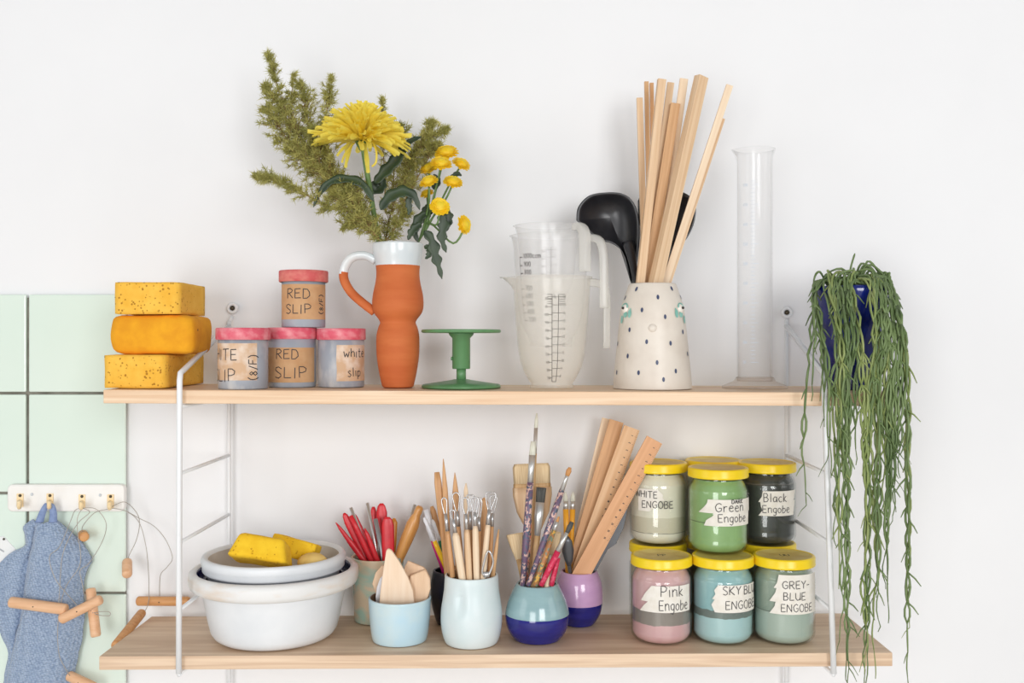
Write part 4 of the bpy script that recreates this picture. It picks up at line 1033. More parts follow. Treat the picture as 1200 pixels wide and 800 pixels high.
lt('loop tool with a long silver ferrule near the middle of the vase', (545, 583), (550, 676), 1.203, 1.200, lp(4, .23), (.20, .40), 7.5, M_wood)
lt('square-looped tool behind the middle ones', (551, 580), (552, 676), 1.222, 1.218, [(-.8, .22), (-4, .02), (0, 0), (4, .02), (.8, .22)], (.20, .42), 5, M_wood2)
lt('loop tool with a straight pale handle in front of the vase', (556, 582), (558.5, 676), 1.202, 1.200, lp(4.5, .22), (.19, .36), 8, M_wood3)
lt('small loop tool with dark tang behind the straight pale handle', (561, 583), (562, 676), 1.218, 1.214, lp(3.5, .3), (.24, .42), 4.5, M_tan)
lt('broad triangular loop tool spreading widest at the side', (575.5, 577), (566, 676), 1.206, 1.202, [(-.8, .24), (-6, .03), (0, 0), (6, .03), (.8, .24)], (.20, .38), 7, M_wood3, fw=6)
lt('loop tool close behind the broad triangular one', (578.5, 580), (573, 676), 1.220, 1.216, lp(4, .22), (.22, .38), 5.5, M_tan)
def wt(label, tip, rim, dt, dr, secs, mt, roll=0.):
    standing('modelling_tool', label, 'tool', GL_, i_pot, tip, rim, dt, dr, secs, None, mt, roll)
wt('tallest wooden knife tool with a long sharp point', (519.5, 537.5), (527, 676), 1.236, 1.228, [(0, .8, .8), (.1, 3.5, 2), (.25, 6.5, 3), (.45, 7, 4), (1, 6, 5), (2, 6, 5)], M_tan)
wt('flat wooden paddle tool beside the tallest knife', (512, 553), (524, 676), 1.24, 1.234, [(0, 6, 1.5), (.1, 8.5, 2), (.3, 8, 3), (.5, 6, 4), (1, 6, 4), (2, 5, 4)], M_tan)
wt('wooden pointed spear tool, second tallest', (533, 553.5), (537, 676), 1.24, 1.236, [(0, .8, .8), (.08, 4, 2), (.2, 7.5, 3), (.4, 8, 4), (1, 6, 4), (2, 5, 4)], M_tan)
wt('pale short pointed wooden tool behind the loops', (546, 566), (547, 676), 1.238, 1.234, [(0, 1.5, 1), (.08, 5, 2), (.25, 6, 3), (1, 6, 4), (2, 5, 4)], M_wood3)
wt('rounded wooden spatula tool at the back of the vase', (568, 583), (563, 676), 1.232, 1.228, [(0, 4, 1.5), (.06, 9, 2), (.25, 10, 3), (.5, 7, 4), (1, 6, 4), (2, 5, 4)], M_tan)
wt('brown tool with a metal-looking point, leaning out lowest', (584.5, 620), (577, 676), 1.216, 1.212, [(0, 1.5, 1.5), (.3, 4, 3), (.5, 5, 4), (1, 6, 4), (2, 5, 4)], M_wood2)
standing('ribbon_tool', 'tool with a curved steel ribbon standing low at the vase rim', 'tool', GL_, i_pot, (570, 642), (570, 676), 1.194, 1.196, [], [
    ('wire_loop', [(-1, .95), (-5, .8), (2, .1), (8, .45), (4, .85), (1, .95)], M_steel, 0, 1.2), ('ferrule', [(.82, 8, 3), (1.02, 7, 4)], M_steel), ('handle', [(1.01, 5, 4), (2, 5, 4)], M_wood2)])
# coloured pens in the dark pot
GP = 'shaper tools in the dark pot'
M_wht = mat('white_rubber', (232, 234, 240), .45)
def pen(label, tip, rim, dt, dr, c, frac, w):
    m_ = mat('pen_'+label.split()[0], c, .35)
    standing('shaper_tool', label, 'tool', GP, d_pot, tip, rim, dt, dr, [], [('tip', [(0, w*.5, w*.5), (.06, w*.9, w*.9), (frac*.6, w*.7, w*.7), (frac, w*.8, w*.8)], M_wht), ('handle', [(frac-.01, w*.85, w*.85), (frac+.1, w, w), (1, w, w), (2, w*.9, w*.9)], m_)])
pen('yellow handled shaper tool with a white rubber tip', (497, 606), (524, 668), 1.280, 1.289, (238, 190, 32), .45, 6)
pen('green handled shaper tool with a white rubber tip', (506.5, 609), (528, 668), 1.298, 1.302, (28, 128, 84), .42, 5.5)
pen('magenta handled shaper tool mostly hidden behind the yellow one', (500, 615), (519.5, 668), 1.296, 1.304, (206, 38, 130), .35, 5)
def dk(label, tip, rim, dt, dr, secs, mt): standing('modelling_tool', label, 'tool', 'wooden tools in the dark pot', d_pot, tip, rim, dt, dr, secs, None, mt)
dk('flat white-ended tool behind the coloured shapers', (499, 597), (519, 668), 1.310, 1.312, [(0, 6, 1.5), (.3, 6, 2), (.5, 4, 3), (2, 4, 3)], M_wht)
dk('tan wooden tool with a bent rounded end, beside the coloured shapers', (506, 593), (526, 668), 1.318, 1.318, [(0, 4, 3), (.08, 7, 4), (.4, 6.5, 4), (1, 6, 4), (2, 5, 4)], M_tan)
dk('second tan wooden tool, closer to the loop tools', (514, 595), (531, 668), 1.312, 1.314, [(0, 3, 3), (.1, 6, 4), (1, 6, 4), (2, 5, 4)], M_tan)

# brushes in the teal pot
GBR = 'paint brushes in the grey-teal pot'
M_brist = mat('cream_bristle', (236, 214, 176), .8, (216, 188, 146), (900, 900, 20))
M_bristd = mat('dark_bristle', (92, 92, 88), .8, (64, 64, 62), (900, 900, 20))
M_bristo = mat('sable_bristle', (214, 158, 100), .7, (196, 138, 84), (900, 900, 20))
M_bristw = mat('worn_white_bristle', (226, 226, 212), .8, (206, 206, 190), (900, 900, 20))
def painty(name, base, s1, s2):
    m = mat(name, base, .45, s1, (190, 190, 110), lo=.43, hi=.47)
    nt = m.node_tree; n = nt.nodes; L = nt.links; bs = n['Principled BSDF']; src = bs.inputs['Base Color'].links[0].from_socket
    tc = n.new('ShaderNodeTexCoord'); nz = n.new('ShaderNodeTexNoise'); nz.inputs['Scale'].default_value = 260; L.new(tc.outputs['Object'], nz.inputs['Vector'])
    r = n.new('ShaderNodeValToRGB'); r.color_ramp.elements[0].position = .53; r.color_ramp.elements[1].position = .57; L.new(nz.outputs['Fac'], r.inputs['Fac'])
    mx = n.new('ShaderNodeMix'); mx.data_type = 'RGBA'; mx.inputs[7].default_value = (*lin(s2), 1); L.new(src, mx.inputs[6]); L.new(r.outputs['Color'], mx.inputs[0]); L.new(mx.outputs[2], bs.inputs['Base Color'])
    return m
H1 = painty('violet_paint_speckled_handle', (112, 88, 112), (216, 180, 170), (84, 96, 116))
H2 = painty('pink_paint_speckled_handle', (206, 176, 160), (222, 130, 110), (96, 94, 104))
H3 = painty('ochre_paint_speckled_handle', (176, 122, 78), (226, 180, 90), (120, 132, 112))
H4 = painty('red_paint_speckled_handle', (208, 44, 84), (226, 90, 120), (196, 36, 70))
M_bare = mat('bare_brush_handle', (216, 180, 132), .5, (196, 158, 112), (300, 300, 10))
M_fer = mat('tin_ferrule', (214, 214, 212), .3, metal=.7)
def brush(label, tip, rim, dt, dr, bris, fer, hand, pot=t_pot, group=GBR, roll=0., name='paint_brush'):
    standing(name, label, 'brush', group, pot, tip, rim, dt, dr, [], [('bristles',)+bris, ('ferrule',)+fer, ('handle',)+hand], roll=roll)
brush('tallest thin brush with a worn pale tip', (629, 484), (618.5, 686), 1.247, 1.238, ([(0, 1.5, 1), (.04, 4, 3), (.09, 4.5, 4)], M_bristw), ([(.085, 4.5, 4), (.2, 4.5, 4.5), (.24, 5, 5)], M_fer), ([(.235, 5, 5), (.4, 5.5, 5.5), (1, 4.5, 4.5), (2, 3, 3)], M_bare))
brush('second tallest brush, flat pale tip and violet speckled handle', (625, 517), (612.5, 686), 1.228, 1.222, ([(0, 6, 2), (.1, 8, 3)], M_bristw), ([(.095, 8, 3.5), (.2, 7, 6), (.29, 7, 7)], M_fer), ([(.285, 8, 8), (.5, 8.5, 8.5), (.7, 8.5, 8.5), (1, 6.5, 6.5), (2, 4, 4)], H1))
brush('slim pink-spattered brush handle close behind the second tallest brush', (622.5, 583), (616.5, 686), 1.243, 1.232, ([(0, 2, 2), (.1, 4, 3)], M_bristo), ([(.09, 4, 3.5), (.25, 4.5, 4.5)], M_fer), ([(.24, 5, 5), (.6, 6, 6), (1, 5.5, 5.5), (2, 3, 3)], H2))
brush('wide flat hake brush standing behind the others', (622.5, 543), (628, 686), 1.262, 1.252, ([(0, 40, 3), (.03, 44, 4), (.17, 43, 6)], M_brist), ([(.165, 44, 6), (.20, 44, 6)], M_bare), ([(.195, 46, 7), (.26, 46, 7), (.40, 38, 6), (.55, 17, 6), (.7, 11, 6), (2, 10, 6)], M_wood))
brush('flat brush with dark bristles and a broad tin ferrule', (634.5, 571), (624.5, 686), 1.234, 1.228, ([(0, 12, 3), (.05, 11.5, 4), (.16, 10.5, 4.5)], M_bristd), ([(.15, 10.5, 5), (.30, 10.5, 5.5), (.49, 7, 7)], M_fer), ([(.485, 6, 6), (.6, 7.5, 7.5), (1, 6, 6), (2, 4, 4)], M_bare))
brush('long slanting brush with a sable tip and violet speckled handle', (668, 547.5), (619, 686), 1.218, 1.213, ([(0, 3.5, 3), (.03, 6.5, 5), (.07, 5, 4.5)], M_bristo), ([(.065, 4.5, 4), (.1, 4.5, 4.5), (.2, 6, 6)], M_fer), ([(.195, 6.5, 6.5), (.4, 7.5, 7.5), (.7, 7, 7), (1, 5.5, 5.5), (2, 4, 4)], H1))
brush('ochre speckled brush lying just under the slanting violet one', (655, 605), (627, 686), 1.214, 1.210, ([(0, 2, 2), (.08, 4, 3)], M_bristo), ([(.075, 4, 3.5), (.2, 5, 5)], M_fer), ([(.195, 5, 5), (.6, 7, 7), (1, 6, 6), (2, 4, 4)], H3))
brush('fan brush with cream bristles at the side nearest the ice blue vase', (603, 625), (613.5, 686), 1.248, 1.240, ([(0, 19, 2), (.03, 20, 3), (.25, 15, 4), (.5, 8, 4.5)], M_brist), ([(.49, 7, 5), (.8, 5, 5)], M_bare), ([(.79, 5, 5), (2, 4, 4)], M_bare))
brush('broad cream brush half hidden behind the slanting brush', (650, 622), (638, 686), 1.240, 1.236, ([(0, 15, 3), (.05, 17, 4), (.48, 13, 5)], M_brist), ([(.47, 13, 5.5), (.6, 11, 6)], M_bare), ([(.59, 10, 6), (1, 9, 6), (2, 7, 5)], H3))
brush('red handled brush with a silver ferrule and dark tip', (670.5, 611.5), (634, 686), 1.206, 1.207, ([(0, 5, 2.5), (.08, 6.5, 4), (.17, 4.5, 4)], M_bristd), ([(.165, 4.5, 4), (.3, 5.5, 5.5), (.46, 7, 7)], M_fer), ([(.455, 7, 7), (.7, 7.5, 7.5), (1, 6, 6), (2, 4, 4)], H4))
brush('shorter red brush standing behind the first red handle', (657, 640), (646, 686), 1.216, 1.215, ([(0, 2, 2), (.12, 4.5, 4)], M_bristo), ([(.11, 4.5, 4), (.3, 5, 5)], M_fer), ([(.29, 6, 6), (.6, 6.5, 6.5), (1, 6, 6), (2, 4, 4)], H4))
brush('pale bare-handled brush between the two red ones', (645, 650), (641, 686), 1.222, 1.220, ([(0, 3, 2), (.15, 5, 4)], M_bristw), ([(.14, 5, 4), (.3, 5, 5)], M_fer), ([(.29, 5, 5), (1, 6, 6), (2, 4, 4)], M_wood3))

# rulers and yellow brushes in the lilac pot
GRU = 'rulers in the lilac pot'
M_rul = mat('beech_ruler', (224, 172, 128), .5, (212, 158, 114), (200, 200, 8), bump=.03, bscale=(300, 300, 10))
M_rul2 = mat('pale_ruler', (226, 188, 146), .5, (212, 166, 120), (160, 160, 8), bump=.03, bscale=(300, 300, 10))
def ruler(label, tip, rim, dt, dr, w, t_, mt, marks=None, roll=0.):
    o = standing('ruler', label, 'ruler', GRU, p_pot, tip, rim, dt, dr, [], [('blade', [(0, w, t_), (2, w, t_)], mt, True)], roll=roll, marg=.0012)
    if marks:
        kk = (dt+dr)/2/F; a = P(*tip, dt); base = inside(p_pot, a, P(*rim, dr), .0012); L = (a-base).length
        m = MB(); fn = lambda u, v: V((u, -t_*kk/2-.0003, v))
        for i in range(marks):
            z = L-.010-i*.0102
            if z < .004: break
            x = w*kk/2-.0050
            st, wd = text2d(str(i+1), .0024); ribbon(m, [[(x-b-.0008, z+a_) for a_, b in s] for s in st], .0007, fn)
            for j in range(5): ribbon(m, [[(w*kk/2-.0004-(.0030 if j == 0 else .0018), z+j*.00204), (w*kk/2-.0004, z+j*.00204)]], .00030, fn)
        m.build('printed_scale', M_ink, o, local=True)
ruler('pale thin wooden strip at the back of the rulers', (710, 490), (667.5, 671), 1.335, 1.316, 9, 3, M_wood3)
ruler('plain unmarked wooden ruler with a grooved edge', (722.5, 493), (671.5, 671), 1.320, 1.303, 17, 3, M_tan)
ruler('pale wooden ruler with dark numbers, second from the jars', (740.5, 501), (679, 671), 1.303, 1.296, 19, 3, M_rul2, 15)
ruler('front wooden ruler leaning out across the jar of white engobe', (767, 515), (681, 673), 1.278, 1.283, 20, 3, M_rul, 14)
GY = 'yellow brushes in the lilac pot'
M_yel = mat('yellow_lacquer', (240, 172, 52), .35)
for lb, tp, rm, dt in (('yellow lacquered brush leaning towards the paint brushes', (662.5, 576), (665, 671), 1.30), ('yellow lacquered brush leaning towards the rulers', (671.5, 576), (668, 671), 1.306)):
    brush(lb, tp, rm, dt, dt-.004, ([(0, 1.5, 1.5), (.06, 5, 3), (.12, 6, 4)], M_bristw), ([(.115, 6, 4.5), (.22, 6.5, 6)], M_fer), ([(.215, 7, 7), (.45, 6.5, 6.5), (1, 5, 5), (2, 4, 4)], M_yel), p_pot, GY)
M_slate = mat('slate_grey_metal', (98, 100, 104), .35, metal=.5)
standing('spoon', 'dark round-bowled spoon standing among the brush handles of the lilac pot', 'spoon', None, p_pot, (664, 628), (668, 671), 1.277, 1.283, [], [
    ('bowl', [(0, 4, 2), (.15, 12, 4), (.4, 14, 5), (.65, 10, 4), (.8, 5, 3)], M_slate), ('handle', [(.79, 5, 3), (1, 4, 3), (2, 4, 3)], M_slate)])
slab('steel_scraper', 'dark curved steel scraper showing under the front ruler', 'scraper', None,
     [(733, 577), (722, 596), (701, 640), (688, 668), (690, 700), (694, 700), (697, 672), (712, 644), (722, 637), (731, 618), (735, 600)], 1.305, 1.300, .0015, M_slate, .0004)
# ------------------------------------------------------------------ jars of engobe
M_glass = clear('jar_glass', (250, 252, 251), 0, rough=.02)
M_lidy = mat('yellow_lid_enamel', (250, 220, 40), .3, (244, 208, 20), (20, 20, 20), spec=.5)
M_lidtop = mat('dusty_yellow_lid_top', (226, 206, 120), .45, (206, 178, 92), (40, 40, 40), lo=.35, hi=.6)
M_tape = mat('masking_tape', (238, 234, 226), .75, (230, 225, 214), (120, 120, 120))
def slip_mat(name, col, bands=(), streak=None, sc=(50, 50, 8)):
    """coloured slip against the glass; bands: (z0, z1, colour, raggedness) above the jar's foot: gaps and dry rings"""
    c2 = streak or tuple(min(255, int(v*1.06+4)) for v in col)
    m = mat(name, col, .35, c2, sc, lo=.35, hi=.6)
    nt = m.node_tree; n = nt.nodes; L = nt.links; bs = n['Principled BSDF']
    src = bs.inputs['Base Color'].links[0].from_socket
    tc = n.new('ShaderNodeTexCoord'); sp = n.new('ShaderNodeSeparateXYZ'); L.new(tc.outputs['Object'], sp.inputs[0])
    for z0, z1, bc, rag in bands:
        nz = n.new('ShaderNodeTexNoise'); nz.inputs['Scale'].default_value = 120; L.new(tc.outputs['Object'], nz.inputs['Vector'])
        ad = n.new('ShaderNodeMath'); ad.operation = 'MULTIPLY_ADD'; ad.inputs[1].default_value = rag; L.new(nz.outputs['Fac'], ad.inputs[0]); L.new(sp.outputs['Z'], ad.inputs[2])
        a = n.new('ShaderNodeMath'); a.operation = 'GREATER_THAN'; a.inputs[1].default_value = z0+rag/2; L.new(ad.outputs[0], a.inputs[0])
        b = n.new('ShaderNodeMath'); b.operation = 'LESS_THAN'; b.inputs[1].default_value = z1+rag/2; L.new(ad.outputs[0], b.inputs[0])
        c = n.new('ShaderNodeMath'); c.operation = 'MULTIPLY'; L.new(a.outputs[0], c.inputs[0]); L.new(b.outputs[0], c.inputs[1])
        mx = n.new('ShaderNodeMix'); mx.data_type = 'RGBA'; mx.inputs[7].default_value = (*lin(bc), 1)
        L.new(src, mx.inputs[6]); L.new(c.outputs[0], mx.inputs[0]); src = mx.outputs[2]
    L.new(src, bs.inputs['Base Color']); return m
JR, JH = .0373, .1045
def jar(px, d, zb, material, label, tapes=(), writing=(), lidmark=None, wid=1.0):
    k = d/F; cx, cy = (px-600)*k, d-CAMD; r = JR*wid
    t = thing('paint_jar', (cx, cy, zb), label, 'jar', 'yellow-lidded jars of engobe')
    o = [(.026, .0), (.030, .0006), (.0345, .004), (.0372, .0095), (r-.0002, .017), (r, .025), (r, .072), (r-.0006, .078), (r-.003, .0840), (r-.0058, .0885), (r-.0062, .0925), (r-.0062, .099)]
    pr = catmull([(a*(wid if i < 4 else 1), 0, b) for i, (a, b) in enumerate(o)], 3); pr = [(p.x, zb+max(0, p.z)) for p in pr]
    m = MB(); m.lathe([(0, zb+.0022), (.018, zb+.002)]+pr+[(a-.0018, b+(.0012 if b < zb+.01 else 0)) for a, b in pr[::-1]]+[(0, zb+.0034)], 56, (cx, cy)); m.build('glass', M_glass, t)
    # the slip fills the inside, right against the glass
    inn = [(a-.0020, b+(.0016 if b < zb+.01 else 0)) for a, b in pr if b < zb+.0905]
    m = MB(); m.lathe([(0, zb+.0040)]+inn+[(inn[-1][0]-.006, inn[-1][1]-.0005), (0, inn[-1][1]-.001)], 56, (cx, cy)); m.build('slip', material, t)
    zl = zb+JH; rl = .0376*wid
    m = MB(); m.lathe([(r-.0055, zl-.0122), (rl-.0008, zl-.0122), (rl, zl-.0116), (rl+.0004, zl-.0100), (rl, zl-.0090), (rl, zl-.0022), (rl-.0008, zl-.0006), (rl-.0028, zl), (rl-.0042, zl-.0007), (rl-.0052, zl-.0012), (0, zl-.0009)], 64, (cx, cy), [0]*8+[1]*2)
    ld = m.build('lid', [M_lidy, M_lidtop], t)
    if lidmark:
        q = MB(); st, w = text2d(lidmark, .0075); ribbon(q, [[(a-w/2, b-.004) for a, b in s] for s in st], .0009, lambda u, v: V((cx+u, cy-.002+v*1.3, zl-.0007))); q.build('marker_writing', M_black, ld)
    Z = lambda y: (400-y)*(d-r*.9)/F          # a height on the near side of the jar
    rp = r/k; fn0 = lambda e: cyl_fn(cx, cy, lambda z: r, 0, 0, e)
    tl = None
    for i, (xa, xb, y0, y1, le, re) in enumerate(tapes):
        a = xa if abs(xa) < 6 else phi_at(xa, px, rp); b = xb if abs(xb) < 6 else phi_at(xb, px, rp)
        p = MB(); patch(p, fn0(.0004+.00025*i), a*r, b*r, Z(y1), Z(y0), 24, 8, le=[(t_, o_*k) for t_, o_ in le], re=[(t_, o_*k) for t_, o_ in re] if re else None)
        tl = p.build('tape_label', M_tape, t)
    q = MB()
    for s, lx, by, hp, wide in writing:
        st, w = text2d(s, hp*k); u0 = lx if abs(lx) < 6 else phi_at(lx, px, rp)
        ribbon(q, [[(x*wide, y) for x, y in z_] for z_ in st], .00092, cyl_fn(cx, cy, lambda z: r, u0, Z(by), .0011))
    if q.v: q.build('handwriting', M_black, tl)
    return zb+JH
zj = zlp(850, 1.24)
J1, JB, JC = 1.230, 1.3075, 1.3325
zigA = [(0, -10), (.35, -2), (.5, 2), (.55, -3), (.8, 4), (1, 6)]
P_pink = slip_mat('pink_slip', (228, 184, 186), [(.0250, .0420, (150, 138, 132), .004)], (222, 172, 176))
P_sky = slip_mat('sky_blue_slip', (166, 202, 206), [(.0335, .0430, (118, 128, 124), .005), (.0, .0335, (182, 212, 216), .002)], (150, 192, 198))
P_grey = slip_mat('grey_blue_slip', (168, 180, 166), [(.0405, .0412, (110, 116, 112), .0016), (.0, .0400, (182, 194, 184), .003)], (150, 164, 152))
P_green = slip_mat('green_slip', (150, 184, 122), [(.0385, .0393, (66, 84, 60), .0012)], (160, 194, 134))
P_white = slip_mat('white_slip', (240, 230, 212), [(.0155, .0162, (110, 104, 92), .0012), (.0162, .036, (222, 211, 190), .003)], (244, 236, 220))
P_black = slip_mat('black_slip', (64, 64, 62), [(.078, .0795, (106, 102, 98), .006)], (78, 78, 74))
P_ochre = slip_mat('ochre_slip', (176, 164, 130)); P_mix = slip_mat('brown_slip', (150, 136, 116)); P_mix2 = slip_mat('sage_slip', (150, 156, 136))
ZA = jar(775, J1, zj, P_pink, 'jar of pink slip at the front, taped label reading Pink Engobe', [(755, .95, 686, 705, [(0, -4), (.5, 2), (1, 10)], None), (758, .95, 702, 717, [(0, -9), (.5, -3), (.8, 2), (1, 3)], None)],
    [('Pink', 774.5, 698.5, 12, 1.0), ('Engobe', 772.5, 714, 11.5, .80)], 'PP')
jar(847, J1, zj, P_sky, 'jar of sky blue slip, middle of the front row, label reading SKY BLUE ENGOBE', [(837, 1.15, 685, 702, [(0, -2), (.4, 2), (.6, 0), (1, 5)], None), (836, 1.15, 700, 717, [(0, 2), (.5, -2), (1, 3)], None)],
    [('SKY', 847, 696, 9.5, 1.05), ('BLUE', 870, 696, 9.5, 1.05), ('ENGOBE', 850, 713, 9.5, .98)])
jar(918.5, J1, zj, P_grey, 'jar of grey-green slip nearest the plant, label reading GREY-BLUE ENGOBE', [(910, 1.05, 673, 689, [(0, -3), (.4, 1), (1, 3)], None), (907, 1.06, 687, 705, [(0, -5), (.5, 1), (.6, 2), (1, 4)], None), (908, 1.04, 702, 719, [(0, -6), (.5, 0), (1, 2)], None)],
    [('GREY-', 917, 689, 8.6, 1.08), ('BLUE', 918, 702, 8.6, 1.1), ('ENGOBE', 915.5, 716, 8.8, .98)], 'UU')
M_same = 'back row'
jar(771, JB, zj, P_ochre, 'jar behind the pink one, supporting the jar of white engobe')
jar(836, JC, zj, P_mix, 'jar standing behind the sky blue one, only its yellow lid edge showing')
jar(898.5, JB, zj, P_mix2, 'jar behind the grey-green one, supporting the black jar')
jar(771.5, JB, ZA+.0004, P_white, 'upper jar of off-white slip behind the rulers, label reading WHITE ENGOBE', [(-.9, 774, 573, 586, [(0, 0), (1, 0)], [(0, 5), (.3, 2), (.5, 3), (1, -3)]), (-.9, 767, 585, 599, [(0, 0), (1, 0)], [(0, -6), (.6, 4), (1, 6)])],
    [('WHITE', -.98, 583, 7.5, 1.0), ('ENGOBE', -.72, 595, 8, 1.0)])
jar(898.5, JB, ZA+.0004, P_black, 'upper jar of black slip, label reading Black Engobe', [(893, 1.0, 575, 588, [(0, -4), (.5, 0), (1, 1)], [(0, -5), (1, 0)]), (892, 1.0, 587, 604, [(0, -3), (.4, 2), (.6, 0), (1, -1)], [(0, -6), (1, -2)])],
    [('Black', 895, 587.5, 9.5, 1.0), ('Engobe', 894, 600, 8.6, .95)])
jar(836, JC, ZA+.0004, P_mix2, 'upper jar behind the dark green one, only its lid showing')
jar(841.5, 1.2535, ZA+.0004, P_green, 'upper front jar of green slip, label reading DARK Green Engobe', [(829, 1.22, 585, 601, [(0, -11), (.4, -4), (.7, 0), (1, 1)], [(0, 4), (1, 0)]), (832, 1.12, 599, 616, [(0, -7), (.4, -4), (.7, 4), (1, 5)], [(0, -1), (1, 1)])],
    [('DARK', 856.5, 589.6, 4.6, 1.1), ('Green', 838.5, 599, 10, 1.08), ('Engobe', 841.5, 611, 9.2, 1.0)])

# ------------------------------------------------------------------ hook rail on the tiles
M_rail = mat('white_painted_wood', (244, 243, 240), .45, (236, 232, 226), (20, 20, 20), lo=.25, hi=.5)
M_brass = mat('creamy_brass', (250, 228, 186), .35, (246, 218, 168), (60, 60, 60))
M_screwl = mat('painted_screw_head', (214, 220, 224), .4)
HD = TD-.0005
x0, x1, y0, y1 = 8, 145.5, 567.5, 599.5
k = (HD-.012)/F
t = thing('hook_rail', P(76, 600, HD), 'white wooden rail with four brass hooks on the mint tiles', 'hook rail')
w, h = (x1-x0)*k, (y1-y0)*k
o_, rr = [], .007
for qx, qz, a0 in ((w/2-rr, h/2-rr, 0), (-w/2+rr, h/2-rr, 90), (-w/2+rr, -h/2+rr, 180), (w/2-rr, -h/2+rr, 270)):
    for i in range(6): a = R(a0+18*i); o_.append((qx+rr*cos(a), qz+rr*sin(a)))
c = P((x0+x1)/2, (y0+y1)/2, HD-.012); n = len(o_)
m = MB(); m.add([V((c.x+a, c.y, c.z+b)) for a, b in o_]+[V((c.x+a, c.y+.0115, c.z+b)) for a, b in o_], [tuple(range(n))[::-1], tuple(range(n, 2*n))]+[(i, (i+1) % n, n+(i+1) % n, n+i) for i in range(n)], 0, True)
m.build('rail_board', M_rail, t, bevel=.0025)
fd = HD-.012
for hx, hy in ((23.5, 586), (58.5, 586), (96, 587), (129.5, 587)):
    q = MB(); cc = P(hx, hy, fd-.0008); q.box(cc, (.0092, .002, .0185))
    hk = q.build('hook', M_brass, t, bevel=.0008)
    q = MB(); q.tube(catmull([P(hx, hy+1, fd-.001), P(hx-.3, hy+4, fd-.008), P(hx-.8, hy+8, fd-.014), P(hx-1, hy+7, fd-.020), P(hx-1, hy+1, fd-.0225)], 5), [.0030]*14+[.0028]*7, 8); q.build('prong', M_brass, hk)
    q = MB(); q.tube([P(hx, hy-5.5, fd-.0015), P(hx, hy-5.5, fd-.0030)], [.0021, .0019], 10); q.build('screw', M_screw, hk)
for hx, hy in ((37.5, 579), (117.5, 580)):
    q = MB(); q.tube([P(hx, hy, fd+.0005), P(hx, hy, fd-.0008)], [.0022, .0020], 12); q.build('screw', M_screwl, t)

# ------------------------------------------------------------------ towel
def towel_mat():
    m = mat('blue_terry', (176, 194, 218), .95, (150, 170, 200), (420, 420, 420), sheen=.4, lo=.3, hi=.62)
    nt = m.node_tree; n = nt.nodes; L = nt.links; bs = n['Principled BSDF']
    tc = n.new('ShaderNodeTexCoord'); mp = n.new('ShaderNodeMapping'); mp.inputs['Rotation'].default_value = (0, R(14), 0); mp.inputs['Scale'].default_value = (260, 260, 380); L.new(tc.outputs['Object'], mp.inputs[0])
    v = n.new('ShaderNodeTexVoronoi'); v.inputs['Scale'].default_value = 1; v.inputs['Randomness'].default_value = .45; L.new(mp.outputs[0], v.inputs['Vector'])
    bp = n.new('ShaderNodeBump'); bp.invert = True; bp.inputs['Strength'].default_value = .9; bp.inputs['Distance'].default_value = .002; L.new(v.outputs['Distance'], bp.inputs['Height']); L.new(bp.outputs['Normal'], bs.inputs['Normal'])
    src = bs.inputs['Base Color'].links[0].from_socket
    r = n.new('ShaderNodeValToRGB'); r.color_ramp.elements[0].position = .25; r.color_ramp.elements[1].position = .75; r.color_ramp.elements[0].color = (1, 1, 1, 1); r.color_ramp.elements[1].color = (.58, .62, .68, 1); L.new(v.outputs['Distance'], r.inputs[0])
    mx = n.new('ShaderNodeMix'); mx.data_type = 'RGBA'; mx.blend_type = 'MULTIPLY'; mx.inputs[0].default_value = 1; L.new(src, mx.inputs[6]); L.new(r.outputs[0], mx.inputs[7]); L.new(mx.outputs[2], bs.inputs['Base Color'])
    return m
M_towel = towel_mat(); M_loop = mat('blue_tape_loop', (140, 160, 200), .8, (124, 144, 186), (200, 200, 200))
